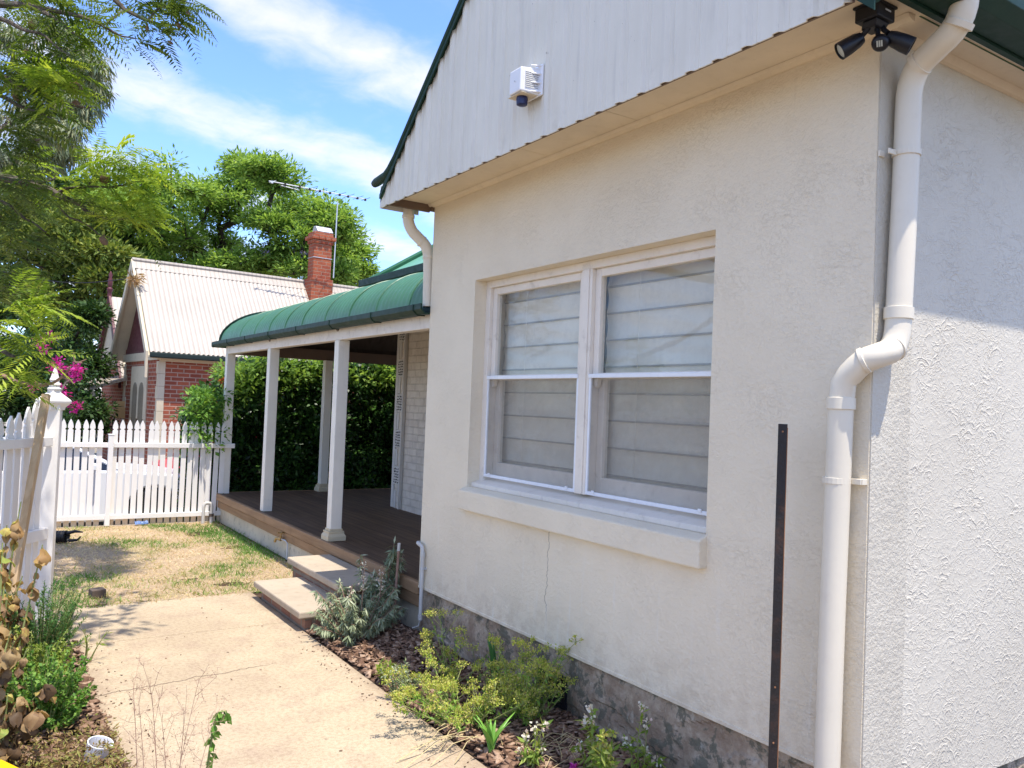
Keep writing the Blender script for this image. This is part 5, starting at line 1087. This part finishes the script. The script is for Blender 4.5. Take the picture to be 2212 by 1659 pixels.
limbs += br([(60, 10, 6.2), (150, 30, 6.2), (214, 50, 6.2), (248, 71, 6.2), (296, 84, 6.2)], .020, .004)
limbs += br([(-120, -60, 6.4), (244, -6, 6.3), (268, 20, 6.3), (317, 44, 6.3), (377, 55, 6.3)], .034, .005, T0)
limbs += br([(317, 44, 6.3), (340, 20, 6.3), (385, 0, 6.3), (418, 8, 6.3)], .010, .003)
limbs += br([(268, 20, 6.3), (228, 52, 6.2), (190, 60, 6.2)], .008, .003)
limbs += br([(-220, 60, 6.0), (0, 40, 6.0), (50, 64, 6.0), (95, 76, 6.0), (150, 120, 6.0)], .028, .004, T0)
limbs += br([(-220, 160, 6.4), (0, 163, 6.4), (50, 190, 6.4), (100, 210, 6.4), (160, 228, 6.4), (208, 232, 6.4)], .036, .004, T0)
limbs += br([(-220, 200, 6.2), (0, 206, 6.2), (40, 228, 6.2), (80, 242, 6.2), (130, 264, 6.2)], .026, .005, T0)
limbs += br([(-220, 370, 7.4), (0, 381, 7.4), (70, 397, 7.4), (119, 417, 7.4), (169, 439, 7.4), (188, 458, 7.4), (238, 474, 7.5), (288, 472, 7.5)], .055, .005, T0)
limbs += br([(119, 417, 7.4), (150, 406, 7.4), (188, 403, 7.4), (258, 401, 7.4), (310, 392, 7.4)], .016, .004)
limbs += br([(70, 397, 7.4), (120, 385, 7.4)], .02, .006); limbs += br([(188, 403, 7.4), (210, 370, 7.4), (262, 345, 7.4), (285, 325, 7.4)], .008, .003)
limbs += br([(26, 447, 7.2), (70, 480, 7.2), (100, 502, 7.2)], .018, .006, at(-40, 400, 7.2))
limbs += br([(119, 440, 7.4), (150, 470, 7.4), (195, 490, 7.4), (210, 505, 7.4), (254, 520, 7.4)], .010, .003)
limbs += br([(-220, 640, 5.4), (-60, 690, 5.2), (0, 755, 5.1), (30, 770, 5.0)], .03, .010, T0)
g.build('branch', m_bark, nj, 0, True)
g = MB(); bare = br([(85, 832, 5.35), (112, 828, 5.25), (133, 815, 5.2), (152, 792, 5.15)], .014, .006, at(-60, 800, 5.4)); br([(135, 815, 5.2), (150, 820, 5.15), (158, 828, 5.1)], .007, .003); br([(166, 784, 5.2), (186, 776, 5.2)], .007, .003, at(160, 780, 5.2)); br([(159, 762, 5.2), (162, 782, 5.2), (178, 784, 5.2)], .006, .003); g.build('bare_twig', m_dry, nj, 0, True)
def fronds(spots, npair=13):
    """spots: (vx, vy, depth, count, spread_px, length)"""
    O = []; D = []; N = []; L = []; Wd = []; RN = []
    for vx, vy, dep, cnt, spr, ln in spots:
        for _ in range(cnt):
            a = random.uniform(0, 2 * math.pi); r = spr * math.sqrt(random.random())
            o = at(vx + r * math.cos(a), vy + r * math.sin(a) * .8, dep + random.uniform(-.5, .5) * min(1, spr / 50))
            d = np.array((random.gauss(.35, .7), random.gauss(-.1, .7), random.gauss(.05, .35))); d /= np.linalg.norm(d); up = np.array((random.gauss(0, .25), random.gauss(0, .25), 1.0))
            s = np.cross(d, up); s /= np.linalg.norm(s); l = ln * random.uniform(.7, 1.2); q = random.random(); dr = random.uniform(.25, .7)
            for k in range(1, npair + 1):
                u = k / npair; c = o + d * l * u - np.array((0, 0, 1)) * l * dr * u * u * .6
                td = d - np.array((0, 0, 1)) * dr * u * 1.1; pl = l * .27 * (math.sin(math.pi * (.14 + .80 * u)) ** .7)
                for sg in (-1, 1):
                    O.append(c); D.append(s * sg + td * .45 + rng.normal(size=3) * .10 - np.array((0, 0, .15))); N.append(up); L.append(pl); Wd.append(pl * .22); RN.append(min(1, max(0, q * .8 + random.uniform(0, .25))))
    return np.array(O), np.array(D), np.array(N), np.array(L), np.array(Wd), np.array(RN)
dark_sp = [(30, 20, 6.4, 20, 45, .34), (110, 8, 6.4, 22, 40, .34), (170, 12, 6.4, 18, 35, .34), (160, 60, 6.3, 14, 30, .3), (300, -5, 6.4, 22, 34, .32), (350, 8, 6.4, 26, 34, .32), (395, -2, 6.4, 14, 22, .3), (345, 62, 6.3, 12, 20, .28), (290, 92, 6.2, 7, 14, .26), (370, 36, 6.3, 10, 20, .26), (395, 25, 6.3, 6, 12, .22),
           (30, 110, 6.2, 26, 42, .34), (20, 170, 6.4, 26, 40, .34), (60, 240, 6.4, 24, 46, .34), (20, 300, 6.4, 30, 45, .36), (10, 400, 6.8, 34, 40, .38), (50, 440, 7.2, 24, 40, .36), (15, 520, 6.6, 24, 40, .36), (75, 520, 7.2, 18, 34, .32), (150, 330 + 100, 7.3, 10, 30, .3), (150, 90, 6.2, 10, 26, .28), (130, 130, 6.2, 10, 30, .3), (20, 585, 6.6, 16, 30, .34), (0, 640, 6.4, 10, 24, .34)]
y_sp = [(75, 160, 6.0, 16, 30, .34), (120, 145, 6.0, 14, 26, .32), (85, 185, 6.0, 16, 26, .34), (130, 195, 6.1, 12, 24, .3), (160, 60, 6.1, 5, 20, .3), (215, 345, 7.4, 20, 26, .34), (180, 375, 7.4, 18, 26, .34), (255, 335, 7.4, 14, 24, .34), (305, 365, 7.4, 20, 24, .32), (240, 385, 7.4, 12, 24, .32), (280, 400, 7.4, 16, 24, .32), (300, 440, 7.4, 20, 26, .32), (260, 455, 7.4, 16, 24, .32), (310, 470, 7.4, 14, 20, .32), (220, 430, 7.4, 14, 26, .32), (135, 400, 7.4, 10, 26, .32), (60, 360, 7.4, 8, 26, .32)]
low_sp = [(20, 650, 5.0, 11, 26, .30), (70, 665, 5.0, 9, 22, .30), (98, 660, 5.0, 5, 12, .28), (20, 745, 5.0, 9, 22, .30), (60, 770, 5.0, 9, 22, .28), (20, 800, 5.1, 9, 22, .30), (35, 830, 5.0, 5, 12, .28), (-10, 700, 5.0, 10, 20, .34)]
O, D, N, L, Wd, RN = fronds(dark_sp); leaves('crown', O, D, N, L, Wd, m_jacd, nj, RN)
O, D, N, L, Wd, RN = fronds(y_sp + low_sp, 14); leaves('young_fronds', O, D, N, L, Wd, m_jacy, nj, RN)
# the part of the crown above the frame that throws the dappled shade on lawn and path
O = []; 
Cs = [np.array(p) for p in ((.35, 5.9, 4.8), (.95, 5.95, 5.1), (.6, 6.2, 4.9), (.0, 5.7, 4.6), (-.4, 5.6, 4.4), (.2, 6.5, 5.0), (.70, 4.66, 5.05), (.80, 4.90, 5.1), (.62, 5.1, 5.1))]
g = MB(); grow(g, [T0, (-1.6, 5.9, 4.1), (-.8, 5.8, 4.5)], [c + rng.normal(size=3) * .25 for c in Cs for _ in range(3)], .006, .5, 6); g.build('upper_branch', m_bark, nj, 0, True)
o_, d_, n_, l_, w_ = tuft_leaves([c + rng.normal(size=3) * np.array((.3, .3, .15)) for c in Cs for _ in range(4)], 15, .22, (.10, .19), .36, .3, .1, .3); leaves('upper_crown', o_, d_, n_, l_, w_, m_jac, nj)
for (x, y, d, r) in ((385, 55, 6.2, .030), (368, 92, 6.2, .024), (407, 30, 6.25, .024), (165, 186, 6.0, .046), (130, 165, 6.1, .03), (165, 222, 6.3, .03), (33, 210, 6.2, .034), (318, 62, 6.2, .022), (58, 116, 6.1, .03), (68, 54, 6.1, .028), (226, 387, 7.3, .042), (224, 520, 7.2, .045)):
    c = at(x, y, d); g = MB(); ax = rdir(1)[0] * .5 + np.array((.2, -.8, .1)); g.lathe([(.002, -.35 * r), (.7 * r, -.25 * r), (r, 0), (.7 * r, .25 * r), (.002, .35 * r)], c, ax, 12, False); g.tube([c, c + np.array((0, 0, r * 1.6))], .003, 5); g.build('seed_pod', m_pod, nj, 0, True)

# bougainvillea
bg_ = thing('bougainvillea', 'arching bougainvillea with magenta flowers in front of the dark trees', 'shrub', (1.1, 14.4, -.33))
g = MB(); tg = []; fl_ = [(120, 789), (128, 797), (118, 797), (132, 806), (160, 796), (166, 803), (157, 812), (171, 799), (163, 818), (139, 852), (131, 842), (160, 881), (167, 876), (106, 726), (112, 724), (83, 740), (96, 753), (75, 838), (150, 800), (124, 780)]
tg = [at(x, y, 14 + random.uniform(-.3, .3)) for x, y in fl_]
grow(g, [(1.1, 14.4, -.33), (1.0, 14.5, .5), (.95, 14.5, 1.2)], tg, .006, .5, 5); g.build('stem', m_bark, bg_, 0, True)
for c in tg:
    O, D, N, L, Wd = tuft_leaves([c], 34, .09, (.04, .07), .8, .3, .1, 1.0); leaves('flower_cluster', O, D, N, L, Wd, m_mag, bg_)
lp = [at(x + random.gauss(0, 16), y + random.gauss(0, 22), 14.3 + random.uniform(-.3, .5)) for x, y in fl_ + [(145, 845), (150, 870), (130, 870), (100, 800), (90, 770), (60, 760), (140, 830)] for _ in range(2)]
O, D, N, L, Wd = tuft_leaves(lp, 34, .22, (.05, .09), .6, .3, .2, .9); leaves('foliage', O, D, N, L, Wd, m_vine, bg_)

# trumpet vine hedge behind the deck
hd = thing('vine_hedge', 'dense glossy trumpet vine hedge with orange flowers beyond the verandah deck', 'hedge', (4.0, 11.6, -.33))
n = 90000; X = U(2.42, 6.2, n); Z = U(-.25, 2.3, n); top = 1.88 + .34 * np.array([mnoise.noise(Vector((x * 1.3, 3, 0))) + .6 * mnoise.noise(Vector((x * 4.0, 7, 0))) for x in X]) + .35 * np.clip((X - 2.9) / 1.2, 0, 1) - .55 * np.clip((2.95 - X) / .5, 0, 1)
k = Z < top; X, Z, top = X[k], Z[k], top[k]; n = len(X); dens = np.array([mnoise.noise(Vector((x * 2.5, z * 2.5, 5))) for x, z in zip(X, Z)])
k = rng.random(n) < np.clip(.70 + .8 * dens + .5 * (Z > top - .5), .28, 1); X, Z, top, dens = X[k], Z[k], top[k], dens[k]; n = len(X)
Yf = 11.40 + .22 * (.5 - dens) + .55 * np.clip((Z - top + .35) / .35, 0, 1) * rng.random(n) + np.abs(rng.normal(size=n)) * .26 + (rng.random(n) < .35) * .30
D = np.stack([rng.normal(size=n) * .7, -np.abs(rng.normal(size=n)) * .5, rng.normal(size=n) * .6 - .1], 1); N = np.stack([rng.normal(size=n) * .5, -.6 + rng.normal(size=n) * .5, 1 + rng.normal(size=n) * .3], 1)
L = U(.05, .10, n); leaves('foliage', np.stack([X, Yf, Z], 1), D, N, L, L * U(.42, .6, n), m_vine, hd)
n = 11000; X = U(2.75, 6.2, n); Z = U(-.3, 1.45, n); D = rdir(n); L = U(.09, .15, n); leaves('inner_foliage', np.stack([X, 11.98 + U(-.1, .1, n), Z], 1), D, rdir(n), L, L * .6, m_vine, hd)
P = [np.array((random.uniform(2.3, 2.75), random.uniform(10.72, 11.2), random.uniform(.95, 1.62))) for _ in range(46)]
O, D, N, L, Wd = tuft_leaves(P, 36, .12, (.05, .09), .5, .3, .2, .9); leaves('spilling_foliage', O, D, N, L, Wd, m_brightg, hd)
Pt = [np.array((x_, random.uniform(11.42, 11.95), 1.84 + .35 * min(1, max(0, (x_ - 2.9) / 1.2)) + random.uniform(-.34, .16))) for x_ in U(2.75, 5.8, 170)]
O, D, N, L, Wd = tuft_leaves(Pt, 34, .15, (.06, .10), .5, .5, .1, .8); leaves('sun_toned_tufts', O, D, N, L, Wd, m_jac, hd)  # brighter leaf colour stands in for sun on the hedge top
g = MB(); grow(g, [(4.0, 11.95, -.33), (4.0, 11.95, .2), (3.9, 11.9, .6)], [np.array((random.uniform(2.6, 6), random.uniform(11.6, 12.0), random.uniform(.5, 1.9))) for _ in range(60)] + P[:10], .006, .5, 5); g.build('stem', m_dbark, hd, 0, True)
for (x, y) in ((502, 822), (508, 829), (520, 838), (640, 796), (476, 868)):
    c = at(x, y, 10.6); c[1] = 11.34; c = np.array((c[0], c[1], c[2])); O, D, N, L, Wd = tuft_leaves([c], 14, .035, (.04, .06), .7, .2, .0, 1.0); leaves('flower', O, D, N, L, Wd, m_orange, hd)

# ------------------------------------------------------------------ garden plants
def arch_stems(base, n, spread, h, bend=.35, r=.004, lean=(0, 0)):
    S = []
    for k in range(n):
        a = random.uniform(0, 2 * math.pi); rr = spread * math.sqrt(random.random()); hh = h * (random.uniform(.35, 1.0) if random.random() < .75 else random.uniform(.9, 1.35))
        b = np.array(base) + np.array((.25 * rr * math.cos(a), .25 * rr * math.sin(a), 0)); t = np.array(base) + np.array((rr * math.cos(a) + lean[0], rr * math.sin(a) + lean[1], hh)); m_ = b + (t - b) * .5 + np.array((0, 0, hh * bend * .4)) + rng.normal(size=3) * .02
        S.append(arc3(b, m_, t, 7))
    return S
def along(S, per, lo=.3):
    O = []; D = []
    for s in S:
        s = np.array(s); u = lo + (1 - lo) * rng.random(per); k = np.minimum((u * (len(s) - 1)).astype(int), len(s) - 2); f = (u * (len(s) - 1) - k)[:, None]; O.append(s[k] * (1 - f) + s[k + 1] * f); D.append(nrm(s[k + 1] - s[k]))
    return np.concatenate(O), np.concatenate(D)
def shrub(name, label, base, nst, spread, h, per, leaf, mat, stem=m_stem, lo=.3, droop=0., out=.9, bend=.35, r=.004, cat='plant', lean=(0, 0), group=None):
    t = thing(name, label, cat, tuple(base), group); S = arch_stems(base, nst, spread, h, bend, r, lean); g = MB()
    for s in S: g.tube(s, list(np.linspace(r, r * .4, len(s))), 5)
    g.build('stem', stem, t, 0, True); O, T = along(S, per, lo); n = len(O); D = T * (1 - out * .5) + rdir(n) * out; D[:, 2] -= droop; N = rng.normal(size=(n, 3)) * .5; N[:, 2] += 1; L = U(leaf[0], leaf[1], n); leaves('foliage', O, D, N, L, L * leaf[2] * U(.8, 1.2, n), mat, t); return t, S
sg1, S = shrub('sage_bush', 'drooping grey green sage bush with faded flower spikes beside the steps', (2.23, 5.18, 0), 60, .31, .27, 80, (.036, .068, .19), m_sage, m_dry, .22, 1.1, .75, .6)
for (x, y, hh) in ((2.235, 5.14, .52), (2.40, 5.22, .46), (2.13, 5.10, .38)):
    g = MB(); g.tube([(x, y, .2), (x + .01, y, hh)], .003, 5); s_ = g.build('flower_spike', m_dry, sg1, 0, True); n = 60; O = np.stack([x + rng.normal(size=n) * .010, y + rng.normal(size=n) * .01, U(hh - .20, hh, n)], 1); L = U(.012, .024, n); leaves('calyx', O, rdir(n), rdir(n), L, L * .6, m_petal, s_)
shrub('sage_bush', 'darker shaded sage bush tucked between the deck edge and the stucco wall', (2.50, 5.46, 0), 26, .20, .46, 70, (.045, .075, .22), m_sage, m_dry, .25, 1.0, .8, .5)
def parsley(label, base, nst, spread, h, seedr, nm='parsley', lean=(0, 0)):
    t, S = shrub(nm, label, base, nst, spread, h, 36, (.014, .036, .32), m_pars, m_stem, .12, .05, 1.0, .2, .0042, 'plant', lean)
    O = []; g = MB()
    for s in S:
        tip = np.array(s[-1]); tg = nrm((tip - np.array(s[-2]))[None])[0]
        for b_ in range(random.randint(1, 2)):
            q = np.array(s[random.randint(3, 5)]); c = q + (rdir(1)[0] * np.array((1, 1, .3)) + np.array((0, 0, .9))) * random.uniform(.05, .12); g.tube([q, c], .0016, 4); cs = [c] 
            for cc in cs:
                for k in range(9):
                    e = cc + (rdir(1)[0] * np.array((1, 1, .4)) * seedr + np.array((0, 0, seedr * .6))); g.tube([cc, e], .0008, 3, False); O.append(e + rng.normal(size=(7, 3)) * .006)
        for k in range(13):
            e = tip + (rdir(1)[0] * np.array((1, 1, .35)) * seedr * 1.3 + np.array((0, 0, seedr * .6))); g.tube([tip, e], .0009, 3, False); O.append(e + rng.normal(size=(8, 3)) * .007)
    g.build('seed_stalk', m_stem, t)
    if nst < 12:
        for O_ in [[k] for k in range(len(O))]:
            q = np.concatenate([O[k] for k in O_]); n = len(q); L = U(.006, .012, n); leaves('seed_head', q, rdir(n), rdir(n), L, L * .8, m_umbel, t)
        return t
    O = np.concatenate(O); n = len(O); L = U(.006, .012, n); leaves('seed_heads', O, rdir(n), rdir(n), L, L * .8, m_umbel, t); return t
parsley('sprawling yellow green parsley gone to seed, leaning onto the concrete path', (2.15, 3.58, 0), 36, .40, .21, .024, lean=(-.03, 0))
parsley('upright green parsley gone to seed against the crumbling plinth', (2.42, 3.46, 0), 34, .25, .31, .026)
parsley('tall thin parsley with tan seed head nearest the sage bush', (2.36, 4.05, 0), 9, .24, .36, .030)
shrub('grey_herb', 'small grey green herb at the path edge in front of the parsley', (2.02, 4.02, 0), 24, .13, .16, 46, (.014, .026, .45), m_sage, m_stem, .2, .0, 1.0)
shrub('bronze_weed', 'small yellowing weed between the sage bush and the parsley', (2.04, 4.30, 0), 10, .06, .12, 14, (.02, .05, .45), m_lime, m_stem, .3)
def strappy(label, base, n, h, w, mat, spread=.5):
    t = thing('strappy_plant', label, 'plant', tuple(base)); V = MB()
    for k in range(n):
        a = random.uniform(0, 2 * math.pi); hh = h * random.uniform(.6, 1.0); d = np.array((math.cos(a), math.sin(a), 0)); s = np.array((-d[1], d[0], 0)); sp = spread * random.uniform(.3, 1)
        pts = [np.array(base) + d * sp * hh * u * u + np.array((0, 0, hh * (u - .18 * sp * u * u))) for u in np.linspace(0, 1, 7)]; ws = [w * math.sin(math.pi * (.25 + .72 * u)) for u in np.linspace(0, 1, 7)]
        g = MB(); i = [(g.vert(p - s * q / 2), g.vert(p - d * q * .12), g.vert(p + s * q / 2)) for p, q in zip(pts, ws)]
        for a_, b_ in zip(i[:-1], i[1:]): g.face((a_[0], a_[1], b_[1], b_[0])); g.face((a_[1], a_[2], b_[2], b_[1]))
        o = g.build('leaf_blade', mat, t, 0, True); sd = o.modifiers.new('thick', 'SOLIDIFY'); sd.thickness = .0012
    return t
m_strap = paint('fresh_strap_leaf', (0.16, 0.34, 0.05), 0.4, 0.2); m_strapd = paint('dark_strap_leaf', (0.05, 0.15, 0.04), 0.4, 0.2)
strappy('bright strap leaved plant at the very edge of the path in front of the parsley', (2.06, 3.20, 0), 11, .20, .030, m_strap, .8)
strappy('upright dark strap leaves standing behind the parsley by the floor vent', (2.47, 3.82, 0), 7, .36, .040, m_strapd, .25)
strappy('small dark strap leaves at the plinth beside the black post', (2.53, 2.37, 0), 5, .18, .024, m_strapd, .7)
def snap(label, base, n, h, mat=m_petal, lm=m_lime):
    t, S = shrub('snapdragon', label, base, n, .09, h, 26, (.03, .06, .32), lm, m_stem, .1, .35, .9, .2, .003)
    for s in S:
        tip = np.array(s[-1]); m_ = 14; O = tip + rng.normal(size=(m_, 3)) * np.array((.009, .009, .012)); L = U(.012, .022, m_); leaves('flower', O, rdir(m_), rdir(m_), L, L * .85, mat, t)
snap('white snapdragon in flower on the bark beside the strappy plant', (2.13, 2.98, 0), 5, .16)
snap('tall withering snapdragon with pale pink flowers nearest the plinth', (2.36, 2.80, 0), 6, .24)
snap('yellowing snapdragon with few cream flowers at the bottom of the bed', (2.26, 2.66, 0), 8, .24, m_umbel)
snap('low snapdragon seedling with cream tips below the steel post', (2.48, 2.66, 0), 5, .26, m_petal)
sn_ = thing('magenta_blossom', 'single fallen magenta blossom on the bark chips', 'flower', (2.28, 2.86, .02)); O, D, N, L, Wd = tuft_leaves([np.array((2.28, 2.86, .03))], 16, .012, (.015, .028), .8); leaves('petals', O, D, N, L, Wd, m_mag, sn_)
g = MB()
for k in range(46):
    x, y = random.uniform(2.12, 2.45), random.uniform(2.85, 3.2); a = random.uniform(-.6, 1.2); l = random.uniform(.06, .20); g.tube([(x, y, .035), (x + l * .5 * math.cos(a), y + l * .5 * math.sin(a), random.uniform(.035, .07)), (x + l * math.cos(a), y + l * math.sin(a), .035)], .0014, 4)
for k in range(9):
    x, y = 2.02 + random.uniform(-.02, .06), random.uniform(3.2, 3.5); l = random.uniform(.15, .42); a = math.pi + random.uniform(-.5, .7); g.tube([(x, y, .05), (x + l * .5 * math.cos(a), y + l * .5 * math.sin(a), .06), (x + l * math.cos(a), y + l * math.sin(a), .008)], .0022, 4)
o = g.build('fallen_straw', paint('pale_straw', (0.52, 0.42, 0.22), 0.8, 0.1), None, 0, True); o['kind'] = 'stuff'

# left bed
shrub('rosemary_bush', 'dark green rosemary bush at the foot of the white gate post', (.40, 5.50, 0), 130, .26, .36, 110, (.016, .030, .20), m_rose, m_stem, .10, -.25, .9, .2)
shrub('leafy_bush', 'bright green small leaved bush at the near left of the path', (.35, 4.42, 0), 130, .21, .27, 70, (.014, .026, .60), m_brightg, m_stem, .25, -.1, 1.0, .3)
shrub('lime_herb', 'pale lime flowering herb between the rosemary and the bright bush', (.33, 4.92, 0), 80, .21, .24, 60, (.014, .026, .55), m_lime, m_stem, .3, -.1, 1.0, .3)
shrub('thin_weed', 'thin grassy weed leaning over the path beside the rosemary', (.62, 5.42, 0), 6, .13, .17, 8, (.03, .07, .12), m_lime, m_stem, .4, 0, .6)
wl_ = thing('wilted_plant', 'tall wilted plant with crumpled brown and yellow leaves in front of the near fence', 'plant', (.10, 4.9, 0))
S = arch_stems((.15, 4.85, 0), 15, .30, .72, .2, .006, (.0, .1)) + arch_stems((.10, 4.40, 0), 16, .30, .46, .2, .006) + arch_stems((.12, 4.0, 0), 9, .22, .26, .2, .005) + arch_stems((.19, 5.3, 0), 4, .10, .86, .1, .005, (.02, .05)); g = MB()
for s in S: g.tube(s, list(np.linspace(.007, .003, len(s))), 6)
g.build('stem', m_stem, wl_, 0, True)
def crumple(O, D, L, mat, name, par, rn_):
    V = []; F = []; RR = []; off = np.array(wloc(par))
    for o, d, l, r in zip(O, D, L, rn_):
        d = d / np.linalg.norm(d); s = np.cross(d, (0, 0, 1.)); s /= np.linalg.norm(s) + 1e-6; n2 = np.cross(s, d); b0 = len(V); ph = random.uniform(0, 6)
        for a in range(6):
            u = a / 5; w = l * .62 * math.sin(math.pi * (.10 + .86 * u)) ** .8
            for b in range(5):
                v = (b - 2) / 2; cz = l * (.16 * math.sin(3.1 * v + ph + 4 * u) + .10 * math.sin(7 * u + ph * 2) - .28 * abs(v)) - l * .5 * u * u
                V.append(o + d * l * u + s * w * v * (.75 + .2 * math.sin(ph + 5 * u)) + n2 * cz * .7 - off)
        for a in range(5):
            for b in range(4): F.append((b0 + a * 5 + b, b0 + (a + 1) * 5 + b, b0 + (a + 1) * 5 + b + 1, b0 + a * 5 + b + 1)); RR.append(min(1, max(0, r + random.uniform(-.07, .07))))
    me = bpy.data.meshes.new(name); me.from_pydata([tuple(v) for v in V], [], F); a = me.attributes.new('rnd', 'FLOAT', 'FACE'); a.data.foreach_set('value', RR); me.polygons.foreach_set('use_smooth', [True] * len(F)); me.update(); return link_mesh(name, me, mat, par)
O, T = along(S, 20, .12); n = len(O); D = rdir(n); D[:, 2] = -np.abs(D[:, 2]) - .2; hgt = O[:, 2]
crumple(O, D, U(.03, .08, n), m_dead, 'foliage', wl_, np.clip(-.02 + hgt * .85 + rng.normal(size=n) * .26, 0, 1))
for k in range(34):
    pass
ds_ = thing('dried_seed_stems', 'thin dried brown seed stems rising in front of the path', 'plant', (.50, 2.75, 0)); g = MB(); heads = []
for (x0, x1, y1) in ((345, 328, 1500), (318, 300, 1520), (352, 430, 1468), (372, 400, 1540), (366, 350, 1560), (300, 288, 1490), (392, 460, 1560)):
    b_ = at(x0, 1850, 2.55); t_ = at(x1, y1, 2.62); t2 = at((x0 + x1) / 2 + 3, (1750 + y1) / 2, 2.6); m0 = arc3(b_, t2, t_, 9); g.tube(m0, list(np.linspace(.0018, .0007, 9)), 4)
    for k in range(3, 9):
        for j in range(2 if k < 8 else 3):
            q = np.array(m0[k]); dv = nrm((np.array(m0[k]) - np.array(m0[k - 1]))[None])[0]; e = q + (dv * .7 + rdir(1)[0] * .8) * random.uniform(.03, .07); g.tube([q, e], .0006, 3)
            for i in range(5):
                f_ = e + (dv * .5 + rdir(1)[0]) * random.uniform(.010, .028); g.tube([e, f_], .0004, 3); heads.append(f_)
g.build('stem', m_dry, ds_); H = np.array(heads); n = len(H); L = U(.003, .005, n); leaves('seed_heads', H, rdir(n), rdir(n), L, L * .8, leafmat('dried_seed', [(0.30, 0.16, 0.12), (0.46, 0.30, 0.24)], .1), ds_)
dr = thing('drooping_plant', 'limp green plant with a hooked drooping tip at the bottom of the path', 'plant', tuple(at(440, 1760, 2.7))); g = MB(); pth = [at(x, y, 2.72) for x, y in ((436, 1780), (446, 1680), (452, 1630), (458, 1590), (464, 1558), (474, 1538), (486, 1536), (494, 1552))]; g.tube(pth, list(np.linspace(.005, .0025, len(pth))), 7); g.build('stem', m_stem, dr, 0, True)
O, T = along([pth], 70, .05); n = len(O); D = rdir(n) * .8; D[:, 2] -= .9; L = U(.022, .042, n); N = rdir(n); leaves('foliage', O, D, N, L, L * .5, m_brightg, dr)
# overhead wire between the trees
g = MB(); a = at(-40, 575, 17); b = at(300, 597, 21); g.tube([a + (b - a) * u - np.array((0, 0, .25 * math.sin(math.pi * u))) for u in np.linspace(0, 1, 12)] , .012, 6); o = g.build('overhead_wire', m_bplast, None, 0, True); tag(o, 'thin black overhead wire crossing in front of the trees at the left', 'wire')
